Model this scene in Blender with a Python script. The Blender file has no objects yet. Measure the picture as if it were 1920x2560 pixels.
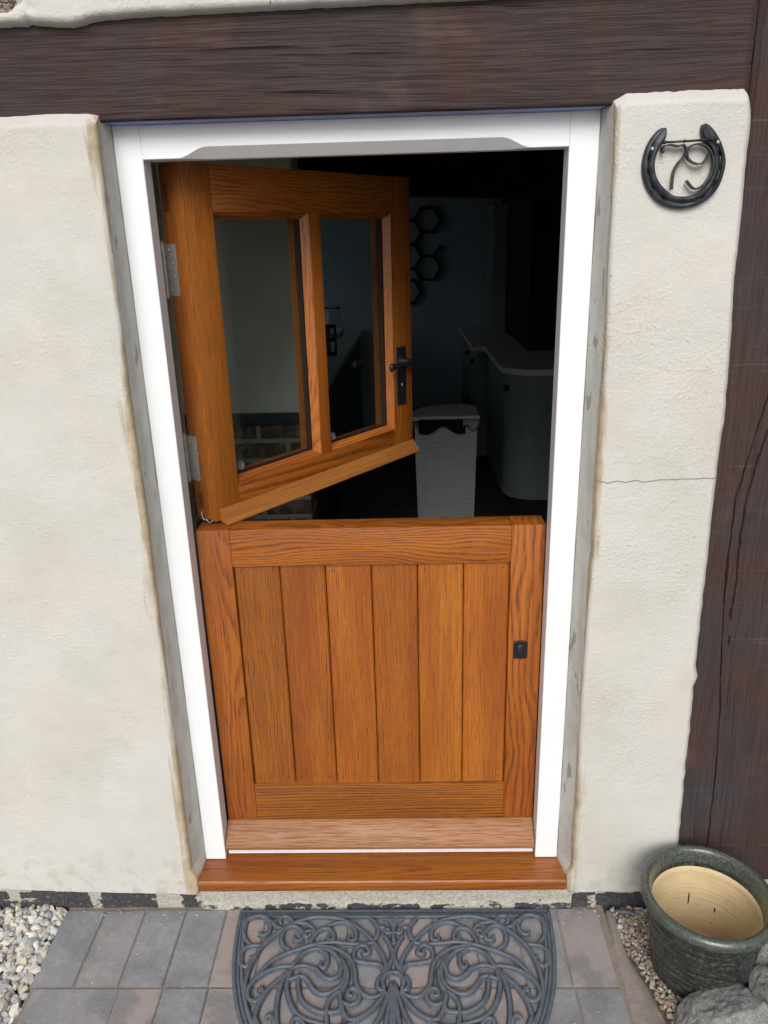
import bpy, bmesh, math, random
from mathutils import Vector, Matrix, noise as mn
R = math.radians
scene = bpy.context.scene

# ------------------------------------------------------------ camera, light
cam = bpy.data.cameras.new('camera'); camo = bpy.data.objects.new('camera', cam)
scene.collection.objects.link(camo)
cam.sensor_fit = 'VERTICAL'; cam.sensor_height = 36; cam.lens = 1936/2560*36
cam.clip_start = .02; cam.clip_end = 400
RC = [[.999445, .019949, -.02667], [-.018518, -.332749, -.942834], [-.027683, .942804, -.332195]]
camo.matrix_world = Matrix(((RC[0][0], -RC[1][0], -RC[2][0], .58981), (RC[0][1], -RC[1][1], -RC[2][1], -1.75359),
                            (RC[0][2], -RC[1][2], -RC[2][2], 1.66269), (0, 0, 0, 1)))
scene.camera = camo
scene.render.resolution_x = 768; scene.render.resolution_y = 1024
scene.view_settings.view_transform = 'Standard'; scene.view_settings.look = 'None'
scene.view_settings.exposure = 0.12
SUN_EL, SUN_AZ = R(37), R(184)       # azimuth measured clockwise from +y
w = bpy.data.worlds.new('World'); scene.world = w; w.use_nodes = True
wn = w.node_tree.nodes; wl = w.node_tree.links
sky = wn.new('ShaderNodeTexSky'); sky.sky_type = 'NISHITA'; sky.sun_disc = False
sky.sun_elevation = SUN_EL; sky.sun_rotation = SUN_AZ; sky.dust_density = 4; sky.air_density = 1
hs = wn.new('ShaderNodeHueSaturation'); hs.inputs['Saturation'].default_value = .42
wl.new(sky.outputs[0], hs.inputs['Color']); wl.new(hs.outputs[0], wn['Background'].inputs[0])
wn['Background'].inputs[1].default_value = .105
sl = bpy.data.lights.new('sun', 'SUN'); sl.energy = 2.0; sl.angle = R(34); sl.color = (1, .975, .94)
so = bpy.data.objects.new('sun', sl); scene.collection.objects.link(so)
sd = Vector((math.sin(SUN_AZ)*math.cos(SUN_EL), math.cos(SUN_AZ)*math.cos(SUN_EL), math.sin(SUN_EL)))
so.rotation_euler = (-sd).to_track_quat('-Z', 'Y').to_euler()

# ------------------------------------------------------------ helpers
def link(o): scene.collection.objects.link(o); return o
def tag(o, label=None, cat=None, group=None, kind=None):
    if label: o['label'] = label
    if cat: o['category'] = cat
    if group: o['group'] = group
    if kind or cat: o['kind'] = kind or 'thing'
    return o
def empty(name, loc=(0, 0, 0), rz=0):
    o = bpy.data.objects.new(name, None); o.location = loc; o.rotation_euler = (0, 0, rz); o.empty_display_size = .05
    return link(o)
def mesh(name, vs, fs, mat, parent=None, smooth=False, fm=None, attrs=None, loc=None):
    m = bpy.data.meshes.new(name); m.from_pydata([tuple(v) for v in vs], [], fs)
    for mm in (mat if isinstance(mat, (list, tuple)) else [mat]): m.materials.append(mm)
    if fm: m.polygons.foreach_set('material_index', fm)
    if smooth: m.polygons.foreach_set('use_smooth', [True]*len(fs))
    for an, vals in (attrs or {}).items():
        a = m.attributes.new(an, 'FLOAT', 'POINT'); a.data.foreach_set('value', vals)
    m.update()
    o = bpy.data.objects.new(name, m)
    if parent: o.parent = parent
    if loc: o.location = loc
    return link(o)
class MB:
    """collects pieces of one mesh"""
    def __init__(s): s.v = []; s.f = []; s.m = []; s.a = []
    def add(s, vs, fs, mi=0, a=0.):
        n = len(s.v); s.v += [tuple(v) for v in vs]; s.f += [tuple(i+n for i in f) for f in fs]
        s.m += [mi]*len(fs); s.a += [a]*len(vs); return s
    def box(s, x0, x1, y0, y1, z0, z1, b=.0015, mi=0, a=0.):
        bm = bmesh.new(); bmesh.ops.create_cube(bm, size=1)
        for v in bm.verts: v.co = Vector(((x0+x1)/2+v.co.x*(x1-x0), (y0+y1)/2+v.co.y*(y1-y0), (z0+z1)/2+v.co.z*(z1-z0)))
        if b: bmesh.ops.bevel(bm, geom=bm.edges[:], offset=b, segments=2, affect='EDGES', profile=.6)
        bm.verts.index_update(); s.add([v.co for v in bm.verts], [[v.index for v in f.verts] for f in bm.faces], mi, a); bm.free(); return s
    def prism(s, poly, axis, a0, a1, mi=0):
        """poly: 2-D outline, extruded along axis ('x': poly=(y,z); 'y': (x,z); 'z': (x,y))"""
        k = {'x': lambda p, t: (t, p[0], p[1]), 'y': lambda p, t: (p[0], t, p[1]), 'z': lambda p, t: (p[0], p[1], t)}[axis]
        return s.loft([[k(p, a0) for p in poly], [k(p, a1) for p in poly]], mi=mi)
    def loft(s, secs, closed=True, cap=True, mi=0, ring=False):
        n = len(secs[0]); vs = [v for q in secs for v in q]; fs = []
        m = len(secs)
        for i in range(m if ring else m-1):
            for j in range(n if closed else n-1):
                a, b = i*n+j, i*n+(j+1) % n; c, d = ((i+1) % m)*n+(j+1) % n, ((i+1) % m)*n+j
                fs.append((a, b, c, d))
        if cap and not ring: fs += [tuple(range(n))[::-1], tuple((m-1)*n+j for j in range(n))]
        return s.add(vs, fs, mi)
    def tube(s, pts, r, n=8, flat=1., up=(0, 0, 1), mi=0, taper=None):
        pts = [Vector(p) for p in pts]; up = Vector(up); secs = []
        for i, p in enumerate(pts):
            t = (pts[min(i+1, len(pts)-1)]-pts[max(i-1, 0)]).normalized()
            sd_ = t.cross(up)
            if sd_.length < 1e-4: sd_ = t.cross(Vector((1, 0, 0)))
            sd_.normalize(); u = sd_.cross(t).normalized()
            rr = r*(taper(i/(len(pts)-1)) if taper else 1)
            secs.append([p+sd_*math.cos(2*math.pi*k/n)*rr+u*math.sin(2*math.pi*k/n)*rr*flat for k in range(n)])
        return s.loft(secs, mi=mi)
    def ball(s, c, r, sub=2, sc=(1, 1, 1), jit=0, seed=0, mi=0, a=0., rot=None):
        bm = bmesh.new(); bmesh.ops.create_icosphere(bm, subdivisions=sub, radius=1)
        for v in bm.verts:
            p = v.co.copy()
            if jit: p *= 1+jit*mn.noise(p*1.3+Vector((seed*7.7, seed*3.1, seed)))
            p = Vector((p.x*sc[0], p.y*sc[1], p.z*sc[2]))*r
            if rot: p.rotate(rot)
            v.co = p+Vector(c)
        bm.verts.index_update(); s.add([v.co for v in bm.verts], [[v.index for v in f.verts] for f in bm.faces], mi, a); bm.free(); return s
    def lathe(s, prof, c=(0, 0, 0), n=64, mi=0, axis='z'):
        secs = []
        for r, z in prof:
            ring = []
            for k in range(n):
                q = 2*math.pi*k/n; x, y = r*math.cos(q), r*math.sin(q)
                ring.append((c[0]+x, c[1]+y, c[2]+z) if axis == 'z' else (c[0]+x, c[1]+z, c[2]+y))
            secs.append(ring)
        return s.loft(secs, cap=True, mi=mi)
    def build(s, name, mat, parent=None, smooth=False, attr=None, loc=None, fix=True):
        o = mesh(name, s.v, s.f, mat, parent, smooth, s.m, {attr: s.a} if attr else None, loc)
        if fix:
            bm = bmesh.new(); bm.from_mesh(o.data); bmesh.ops.recalc_face_normals(bm, faces=bm.faces); bm.to_mesh(o.data); bm.free()
        return o
def cr(pts, k=6):
    """Catmull-Rom through 2-D or 3-D points"""
    P = [Vector(p) for p in pts]; out = []
    for i in range(len(P)-1):
        a, b, c, d = P[max(i-1, 0)], P[i], P[i+1], P[min(i+2, len(P)-1)]
        for j in range(k):
            t = j/k; out.append(.5*((2*b)+(c-a)*t+(2*a-5*b+4*c-d)*t*t+(3*b-a-3*c+d)*t**3))
    return out+[P[-1]]
def resample(pts, n):
    P = [Vector(p) for p in pts]; L = [0]
    for a, b in zip(P, P[1:]): L.append(L[-1]+(b-a).length)
    out = []; j = 0
    for i in range(n):
        t = L[-1]*i/(n-1)
        while j < len(P)-2 and L[j+1] < t: j += 1
        out.append(P[j].lerp(P[j+1], (t-L[j])/max(1e-9, L[j+1]-L[j])))
    return out
def autosmooth(o, ang=40):
    for p in o.data.polygons: p.use_smooth = True
    o.data.set_sharp_from_angle(angle=R(ang)); return o

# ------------------------------------------------------------ materials
class G:
    def __init__(s, name):
        s.m = bpy.data.materials.new(name); s.m.use_nodes = True; s.t = s.m.node_tree; s.b = s.t.nodes['Principled BSDF']
        s.co = s.t.nodes.new('ShaderNodeTexCoord').outputs['Object']
    def n(s, ty, ins=None, **kw):
        d = s.t.nodes.new(ty)
        for k, v in kw.items(): setattr(d, k, v)
        for k, v in (ins or {}).items(): s.put(d.inputs[k], v)
        return d
    def put(s, i, v):
        if isinstance(v, bpy.types.NodeSocket): s.t.links.new(v, i)
        elif isinstance(v, (tuple, list)) and len(v) == 3 and i.type == 'RGBA': i.default_value = (*v, 1)
        else: i.default_value = v
    def noise(s, vec, sc=1, det=2, ro=.5, dist=0, col=False):
        d = s.n('ShaderNodeTexNoise', {'Vector': vec, 'Scale': sc, 'Detail': det, 'Roughness': ro, 'Distortion': dist}); return d.outputs['Color' if col else 'Fac']
    def math(s, op, a, b=0, c=0, cl=False):
        d = s.n('ShaderNodeMath', operation=op, use_clamp=cl); s.put(d.inputs[0], a); s.put(d.inputs[1], b); s.put(d.inputs[2], c); return d.outputs[0]
    def vm(s, op, a, b=(0, 0, 0)):
        d = s.n('ShaderNodeVectorMath', operation=op); s.put(d.inputs[0], a); s.put(d.inputs[1], b)
        return d.outputs['Value' if op in ('LENGTH', 'DISTANCE') else 'Vector']
    def sep(s, v): return s.n('ShaderNodeSeparateXYZ', {0: v}).outputs
    def comb(s, x, y, z): return s.n('ShaderNodeCombineXYZ', {0: x, 1: y, 2: z}).outputs[0]
    def mix(s, f, a, b, mode='MIX'):
        d = s.n('ShaderNodeMix', data_type='RGBA', blend_type=mode); s.put(d.inputs[0], f); s.put(d.inputs[6], a); s.put(d.inputs[7], b); return d.outputs[2]
    def sm(s, v, lo, hi, a=0., b=1.):
        d = s.n('ShaderNodeMapRange', {0: v, 1: lo, 2: hi, 3: a, 4: b}, interpolation_type='SMOOTHSTEP'); return d.outputs[0]
    def attr(s, nm): return s.n('ShaderNodeAttribute', attribute_name=nm).outputs['Fac']
    def bump(s, h, dist=.001, st=1., nrm=None):
        d = s.n('ShaderNodeBump', {'Height': h, 'Distance': dist, 'Strength': st})
        if nrm: s.put(d.inputs['Normal'], nrm)
        return d.outputs[0]
    def done(s, col=None, rough=.6, nrm=None, **kw):
        if col is not None: s.put(s.b.inputs['Base Color'], col)
        s.put(s.b.inputs['Roughness'], rough)
        if nrm is not None: s.put(s.b.inputs['Normal'], nrm)
        for k, v in kw.items(): s.put(s.b.inputs[k.replace('_', ' ')], v)
        return s.m

def plain(name, col, rough=.6, var=.12, sc=30, metal=0, bump=0., **kw):
    g = G(name); n = g.noise(g.co, sc, 3, .6)
    c = g.mix(g.sm(n, .3, .7), tuple(x*(1-var) for x in col), tuple(min(1, x*(1+var)) for x in col))
    return g.done(c, rough, g.bump(g.noise(g.co, sc*4, 2), bump) if bump else None, Metallic=metal, **kw)

def oak(name, axis='z', tone=1., period=.0075, ringst=.7, light=(.385, .122, .014), dark=(.115, .028, .004), tilt=.05, near=.03, off=0., warp=1., coat=.16, soft=.88):
    g = G(name); x, y, z = g.sep(g.co)
    if axis == 'x': x, z = z, x
    rnd = g.n('ShaderNodeObjectInfo').outputs['Random']
    r2 = g.math('FRACT', g.math('MULTIPLY', rnd, 37.7)); r3 = g.math('FRACT', g.math('MULTIPLY', rnd, 113.3))
    sh = g.comb(g.math('MULTIPLY', rnd, 19.), g.math('MULTIPLY', r2, 13.), g.math('MULTIPLY', r3, 17.))
    P = g.comb(x, y, z)
    lo = g.noise(g.vm('ADD', g.vm('MULTIPLY', P, (5.5, 5.5, .75*warp**2.5)), sh), 1, 2, .5, col=True)
    nx, ny, _ = g.sep(lo)
    mid = g.noise(g.vm('ADD', g.vm('MULTIPLY', P, (22, 22, 1.6)), sh), 1, 2, .6)
    cx = g.math('ADD', x, g.math('MULTIPLY', g.math('SUBTRACT', nx, .5), .13))
    cx = g.math('ADD', cx, g.math('ADD', g.math('MULTIPLY', g.math('SUBTRACT', r2, .5), .16), off))
    cy = g.math('ADD', y, g.math('ADD', g.math('MULTIPLY', g.math('SUBTRACT', ny, .5), .08), near))
    cy = g.math('ADD', cy, g.math('MULTIPLY', z, g.math('MULTIPLY', g.math('SUBTRACT', r3, .5), tilt)))
    rr = g.math('SQRT', g.math('ADD', g.math('MULTIPLY', cx, cx), g.math('MULTIPLY', g.math('MULTIPLY', cy, cy), 1.4)))
    rr = g.math('ADD', rr, g.math('MULTIPLY', mid, .006))
    fr = g.math('FRACT', g.math('DIVIDE', rr, period))
    ring = g.math('MULTIPLY', g.sm(fr, .30, soft), g.sm(fr, soft+.02, 1., 1., 0.))
    dash = g.noise(g.vm('ADD', g.vm('MULTIPLY', P, (620, 620, 40)), sh), 1, 2, .6)
    pores = g.noise(g.vm('ADD', g.vm('MULTIPLY', P, (430, 430, 11)), sh), 1, 2, .6)
    pm = g.sm(pores, .50, .66)
    fibre = g.noise(g.vm('ADD', g.vm('MULTIPLY', P, (160, 160, 3)), sh), 1, 3, .6)
    big = g.noise(g.vm('ADD', g.vm('MULTIPLY', P, (14, 14, 1.6)), sh), 1, 2)
    mask = g.math('MULTIPLY', ring, g.math('ADD', .28, g.math('MULTIPLY', g.sm(dash, .40, .62), .85)))
    f = g.math('ADD', g.math('MULTIPLY', mask, ringst), g.math('MULTIPLY', pm, g.math('ADD', .30, g.math('MULTIPLY', ring, .4))), cl=True)
    l1 = tuple(c*tone for c in light); l2 = (light[0]*.72*tone, light[1]*.62*tone, light[2]*.62*tone)
    base = g.mix(g.sm(g.math('ADD', g.math('MULTIPLY', big, .6), g.math('MULTIPLY', fibre, .4)), .36, .64), l1, l2)
    # each board's own shade
    hue = g.n('ShaderNodeHueSaturation', {'Color': g.mix(f, base, tuple(c*tone for c in dark)), 'Value': g.math('ADD', .80, g.math('MULTIPLY', r3, .38)),
              'Hue': g.math('ADD', .498, g.math('MULTIPLY', r2, .006))}).outputs[0]
    nrm = g.bump(g.math('SUBTRACT', g.math('MULTIPLY', pm, -.6), g.math('MULTIPLY', ring, .25)), .0004, .8)
    return g.done(hue, g.math('ADD', .36, g.math('MULTIPLY', pm, .2)), nrm, Coat_Weight=coat, Coat_Roughness=.25)

OV = oak('oak_upright', 'z', period=.0036, ringst=.62, near=.07)
OVC = oak('oak_upright_figured', 'z', tone=.95, period=.017, ringst=.72, near=.012, tilt=.16, warp=1.6, soft=.7)
OH = oak('oak_level_figured', 'x', tone=1.12, period=.0095, ringst=.8, near=.03, tilt=.30, warp=1.45)
OHL = oak('oak_level_straight', 'x', tone=1.03, period=.0105, ringst=.9, near=.05, tilt=.03)
OW = oak('oak_weatherboard', 'x', tone=1.0, light=(.34, .134, .034), dark=(.19, .062, .016), period=.004, ringst=.3, near=.12, coat=0.)
OW.node_tree.nodes['Principled BSDF'].inputs['Specular IOR Level'].default_value = .3
OS = oak('oak_sill', 'x', tone=1.0, period=.009, ringst=.45, near=.05, tilt=.02)
TENON = plain('dark_end_grain', (.09, .028, .012), .5, .3, 200)

def white_paint():
    g = G('white_gloss_paint'); n = g.noise(g.vm('MULTIPLY', g.co, (40, 40, 8)), 1, 3)
    s1 = g.noise(g.co, 6, 4, .7)
    d = g.math('MULTIPLY', g.sm(g.noise(g.vm('MULTIPLY', g.co, (70, 70, 25)), 1, 2), .68, .80), .35)
    c = g.mix(g.sm(s1, .3, .75), (.735, .765, .795), (.765, .79, .81)); c = g.mix(d, c, (.70, .69, .67))
    return g.done(c, .38, g.bump(n, .0006, .35))
WHITE = white_paint()

def plaster(name, crack=None, relief=.55):
    g = G(name); x, y, z = g.sep(g.co)
    ce, st = g.attr('cement'), g.attr('stain')
    n1 = g.noise(g.co, 24, 4, .6); n2 = g.noise(g.co, 5, 3, .55); n3 = g.noise(g.co, 3.1, 4, .65)
    c = g.mix(g.sm(n2, .3, .7), (.525, .515, .482), (.555, .547, .515))
    c = g.mix(g.math('MULTIPLY', g.sm(n3, .46, .66), .55), c, (.475, .458, .405))
    pk = g.noise(g.vm('ADD', g.co, (7, 3, 1)), 4, 3)
    c = g.mix(g.math('MULTIPLY', g.sm(pk, .54, .66), .2), c, (.56, .49, .42))
    # dirt splashed near the foot
    foot = g.math('MULTIPLY', g.sm(z, -.06, .20, 1., 0.), g.sm(n1, .48, .66))
    c = g.mix(g.math('MULTIPLY', foot, .55), c, (.36, .35, .30))
    # runs and tan stains
    run = g.noise(g.vm('MULTIPLY', g.co, (60, 60, 5)), 1, 3, .6)
    sm_ = g.math('MULTIPLY', g.sm(g.math('ADD', st, g.math('MULTIPLY', g.math('SUBTRACT', run, .5), 1.2)), .34, .70), .9)
    c = g.mix(sm_, c, g.mix(g.sm(n1, .35, .65), (.43, .335, .215), (.31, .245, .155)))
    cm = g.sm(g.math('ADD', ce, g.math('MULTIPLY', g.math('SUBTRACT', n1, .5), .45)), .46, .56)
    cem = g.mix(g.sm(g.noise(g.co, 14, 3), .35, .65), (.455, .455, .42), (.52, .52, .48))
    cem = g.mix(g.math('MULTIPLY', g.sm(g.noise(g.vm('MULTIPLY', g.co, (26, 26, 11)), 1, 2, .5), .64, .70), .75), cem, (.23, .195, .14))
    c = g.mix(cm, c, cem)
    specks = g.sm(g.noise(g.co, 75, 1, .4), .80, .84); c = g.mix(g.math('MULTIPLY', specks, .8), c, (.12, .11, .10))
    big = g.noise(g.co, 85, 3, .55); fine = g.noise(g.co, 260, 2, .6)
    amt = g.sm(g.noise(g.co, 4, 2), .3, .7, .35, 1.)
    h = g.math('ADD', g.math('MULTIPLY', g.math('MULTIPLY', g.math('ABSOLUTE', g.math('SUBTRACT', big, .5)), amt), 2.0), g.math('MULTIPLY', fine, .35))
    if crack:
        z0, sl_ = crack
        wob = g.math('MULTIPLY', g.math('SUBTRACT', g.noise(g.comb(x, 0, 0), 26, 4, .7), .5), .022)
        dz = g.math('ABSOLUTE', g.math('SUBTRACT', g.math('SUBTRACT', z, g.math('ADD', z0, g.math('MULTIPLY', g.math('SUBTRACT', x, 1.02), sl_))), wob))
        ck = g.math('MULTIPLY', g.sm(dz, .0003, .0016, 1., 0.), g.sm(x, 1.018, 1.03))
        c = g.mix(g.math('MULTIPLY', ck, .45), c, (.28, .265, .24)); h = g.math('SUBTRACT', h, g.math('MULTIPLY', ck, 1.5))
    return g.done(c, .85, g.bump(h, .0034, relief))
PL = plaster('masonry_paint'); PLR = plaster('masonry_paint_cracked', (1.133, .018), .85)

def timber(name, axis='x', grey=.35, saw=.3, gr_=1.):
    g = G(name); x, y, z = g.sep(g.co); a, b = (x, z) if axis == 'x' else (z, x)
    P = g.comb(a, b, y)
    wz = g.noise(g.vm('MULTIPLY', P, (1.3, 6, 6)), 1, 2)
    P2 = g.comb(a, g.math('ADD', b, g.math('MULTIPLY', wz, .05)), y)
    ck = g.noise(g.vm('MULTIPLY', P2, (7, 420, 30)), 1, 4, .65); cm = g.sm(ck, .48, .66)
    ck2 = g.noise(g.vm('ADD', g.vm('MULTIPLY', P2, (2.2, 150, 30)), (4, 9, 2)), 1, 3, .6); cm2 = g.sm(ck2, .635, .68)
    sw = g.noise(g.vm('MULTIPLY', P, (330, 1.6, 4)), 1, 3, .75); swm = g.sm(sw, .58, .70)
    big = g.noise(g.vm('MULTIPLY', g.co, (5, 5, 5)), 1, 3, .6)
    c = g.mix(g.sm(big, .38, .64), (.058, .033, .031), (.046, .036, .037))
    c = g.mix(g.math('MULTIPLY', g.sm(g.noise(g.co, 2.3, 3), .5, .72), grey), c, (.045, .048, .055))
    c = g.mix(g.math('MULTIPLY', g.sm(g.noise(g.co, 9, 3), .60, .75), .5), c, (.10, .062, .045))
    c = g.mix(g.math('MULTIPLY', cm, .55*gr_), c, (.024, .016, .017))
    c = g.mix(g.math('MULTIPLY', cm2, gr_), c, (.006, .005, .006))
    dust = g.math('MULTIPLY', swm, g.sm(g.noise(g.vm('MULTIPLY', P, (40, 14, 22)), 1, 2), .44, .62))
    c = g.mix(g.math('MULTIPLY', dust, saw), c, (.19, .175, .17))
    sp = g.sm(g.noise(g.co, 110, 1), .79, .83); c = g.mix(sp, c, (.30, .29, .26))
    h = g.math('SUBTRACT', g.math('SUBTRACT', g.math('MULTIPLY', sw, .5), cm), g.math('MULTIPLY', cm2, 1.6))
    return g.done(c, .75, g.bump(h, .0011, .7), Specular_IOR_Level=.25)
TIMX = timber('stained_beam_timber', 'x', .5, .10); TIMZ = timber('stained_post_timber', 'z', .4, .45, .45)

BLUE = plain('blue_film', (.20, .25, .50), .5, .15, 20)
STEEL = plain('brushed_steel', (.40, .385, .36), .42, .12, 120, metal=.6)
SCREWM = plain('bright_screw', (.62, .60, .56), .3, .05, 120, metal=.5)
BLACKM = plain('black_iron', (.012, .013, .017), .38, .3, 60, bump=.0006)
SEALM = plain('pale_rubber_seal', (.66, .64, .68), .5, .05)
RUBBER_SHADE = plain('black_rubber_and_shade', (.012, .012, .014), .45, .2)

def iron():
    g = G('weathered_black_iron'); n = g.noise(g.co, 60, 4, .6); m = g.noise(g.co, 22, 3)
    c = g.mix(g.sm(n, .35, .7), (.014, .018, .023), (.040, .048, .058)); c = g.mix(g.math('MULTIPLY', g.sm(m, .58, .75), .5), c, (.035, .043, .030))
    return g.done(c, .42, g.bump(n, .0014, .9), Metallic=.3)
IRON = iron()

def paver():
    g = G('block_paving'); t = g.attr('tint'); n = g.noise(g.co, 35, 5, .68); m = g.noise(g.co, 9, 3, .6); f = g.noise(g.co, 190, 3, .7)
    a = g.mix(g.sm(t, .15, .85), (.20, .212, .228), (.30, .243, .228))
    c = g.mix(g.sm(n, .34, .66), tuple(), tuple()) if False else g.mix(g.math('MULTIPLY', g.sm(n, .4, .66), .7), a, (.28, .275, .285))
    c = g.mix(g.math('MULTIPLY', g.sm(m, .45, .64), .65), c, (.135, .14, .15))
    c = g.mix(g.math('MULTIPLY', g.sm(f, .50, .66), .5), c, (.29, .28, .285))
    sc = g.noise(g.vm('MULTIPLY', g.co, (200, 60, 60)), 1, 3, .7); c = g.mix(g.math('MULTIPLY', g.sm(sc, .66, .76), .6), c, (.44, .43, .42))
    h = g.math('ADD', g.math('MULTIPLY', n, .6), g.math('MULTIPLY', f, .4))
    return g.done(c, .8, g.bump(h, .003, .8))
PAV = paver()
def sandm(name, a, b, bumpd=.002):
    g = G(name); n = g.noise(g.co, 40, 4, .7); f = g.noise(g.co, 320, 3, .7)
    c = g.mix(g.sm(n, .35, .65), a, b); c = g.mix(g.math('MULTIPLY', g.sm(f, .5, .7), .5), c, tuple(x*.5 for x in a))
    return g.done(c, .95, g.bump(g.math('ADD', n, g.math('MULTIPLY', f, .5)), bumpd, .9))
SAND = sandm('jointing_sand', (.26, .215, .165), (.19, .17, .15))
MORTAR = sandm('pink_haunching_mortar', (.30, .25, .22), (.235, .215, .20), .004)
SOIL = sandm('dark_grit', (.07, .06, .055), (.11, .095, .08), .004)

def stone_mix(name, cols, bump=.0015):
    g = G(name); t = g.attr('tint'); r = g.n('ShaderNodeValToRGB', {0: t}); e = r.color_ramp.elements; r.color_ramp.interpolation = 'CONSTANT'
    for i, c in enumerate(cols):
        q = e[i] if i < 2 else e.new(i/len(cols))
        q.position = i/len(cols); q.color = (*c, 1)
    n = g.noise(g.co, 130, 3, .65)
    c = g.mix(g.math('MULTIPLY', g.sm(n, .4, .7), .35), r.outputs[0], (.40, .38, .34))
    return g.done(c, .75, g.bump(n, bump, .8))
GRAV = stone_mix('limestone_chippings', [(.56, .54, .49), (.42, .42, .42), (.60, .56, .48), (.34, .35, .38), (.52, .47, .38), (.62, .61, .58), (.38, .36, .31), (.47, .47, .48)])
PEB = stone_mix('river_pebbles', [(.24, .19, .15), (.33, .28, .20), (.15, .10, .085), (.42, .40, .36), (.22, .21, .19), (.31, .20, .15), (.36, .32, .24), (.27, .24, .21)])
def rockm():
    g = G('grey_granite'); n = g.noise(g.co, 22, 6, .75); f = g.noise(g.co, 240, 3, .7); v = g.noise(g.vm('MULTIPLY', g.co, (30, 30, 90)), 1, 4, .7)
    c = g.mix(g.sm(n, .36, .64), (.135, .145, .145), (.235, .24, .23)); c = g.mix(g.math('MULTIPLY', g.sm(f, .47, .6), .6), c, (.36, .365, .355))
    c = g.mix(g.math('MULTIPLY', g.sm(v, .55, .7), .4), c, (.085, .085, .08)); c = g.mix(g.math('MULTIPLY', g.sm(g.noise(g.co, 12, 2), .6, .7), .4), c, (.24, .18, .14))
    return g.done(c, .85, g.bump(g.math('ADD', n, g.math('MULTIPLY', f, .3)), .008, .9))
ROCK = rockm()
def matrubber():
    g = G('grey_mat_rubber'); n = g.noise(g.co, 60, 4, .6); f = g.noise(g.vm('MULTIPLY', g.co, (400, 150, 150)), 1, 2)
    c = g.mix(g.sm(n, .35, .65), (.070, .087, .112), (.098, .118, .148)); c = g.mix(g.math('MULTIPLY', g.sm(f, .55, .75), .45), c, (.20, .22, .25))
    return g.done(c, .55, g.bump(n, .0006, .6))
MATR = matrubber()
def glaze():
    g = G('green_black_glaze'); x, y, z = g.sep(g.co)
    n = g.noise(g.co, 90, 4, .75); st_ = g.noise(g.vm('MULTIPLY', g.co, (14, 14, 170)), 1, 3, .6); m = g.noise(g.co, 16, 3)
    c = g.mix(g.sm(n, .44, .64), (.015, .018, .017), (.066, .074, .062)); c = g.mix(g.math('MULTIPLY', g.sm(m, .50, .68), .4), c, (.040, .046, .024))
    st2 = g.noise(g.vm('MULTIPLY', g.co, (22, 22, 330)), 1, 3, .6)
    c = g.mix(g.math('MULTIPLY', g.sm(st_, .45, .62), .75), c, (.011, .014, .017)); c = g.mix(g.math('MULTIPLY', g.sm(st2, .58, .70), .35), c, (.10, .12, .115))
    n9 = g.noise(g.co, 210, 3, .7); rim = g.sm(z, .226, .240); c = g.mix(g.math('MULTIPLY', rim, .8), c, (.036, .042, .038)); c = g.mix(g.math('MULTIPLY', rim, g.sm(n9, .40, .64, .05, .7)), c, (.12, .15, .125))
    return g.done(c, g.sm(n, .3, .7, .22, .45), g.bump(g.math('ADD', st_, g.math('MULTIPLY', n, .5)), .0025, .7), Coat_Weight=.4, Coat_Roughness=.15)
GLAZE = glaze()
def clay():
    g = G('bare_yellow_clay'); x, y, z = g.sep(g.co); n = g.noise(g.co, 30, 3); rg = g.noise(g.vm('MULTIPLY', g.co, (6, 6, 130)), 1, 2)
    c = g.mix(g.sm(n, .3, .7), (.56, .44, .25), (.62, .49, .29)); c = g.mix(g.math('MULTIPLY', g.sm(rg, .45, .65), .25), c, (.45, .355, .21))
    c = g.mix(g.math('MULTIPLY', g.sm(z, .03, .09, 1., 0.), .6), c, (.50, .30, .20)); c = g.mix(g.sm(g.noise(g.co, 150, 1), .74, .78), c, (.25, .17, .08))
    return g.done(c, .75, g.bump(rg, .0015, .6))
CLAY = clay()
def plinthm():
    g = G('tarred_brick_plinth'); x, y, z = g.sep(g.co); n = g.noise(g.vm('MULTIPLY', g.co, (26, 26, 60)), 1, 4, .7); f = g.noise(g.co, 120, 4, .7)
    bx = g.math('FRACT', g.math('ADD', g.math('MULTIPLY', x, 4.3), .32)); gap = g.sm(g.math('ABSOLUTE', g.math('SUBTRACT', bx, .5)), .40, .46)
    lim = g.attr('lime')                       # how much mortar covers the bricks
    lv = g.math('ADD', g.math('ADD', lim, g.math('MULTIPLY', g.math('SUBTRACT', n, .5), 1.5)), g.math('MULTIPLY', gap, .35))
    mk = g.sm(lv, .50, .60)
    mort = g.mix(g.sm(f, .35, .65), (.33, .315, .265), (.47, .46, .41)); mort = g.mix(g.math('MULTIPLY', g.sm(n, .55, .7), .5), mort, (.30, .27, .20))
    blk = g.mix(g.sm(f, .4, .7), (.030, .031, .038), (.085, .085, .092))
    return g.done(g.mix(mk, blk, mort), .85, g.bump(g.math('ADD', g.math('MULTIPLY', mk, .8), f), .005, .9))
PLIN = plinthm()

# ------------------------------------------------------------ noise helper
def nz(x, y=0., z=0.): return mn.noise(Vector((x, y, z)))

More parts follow.
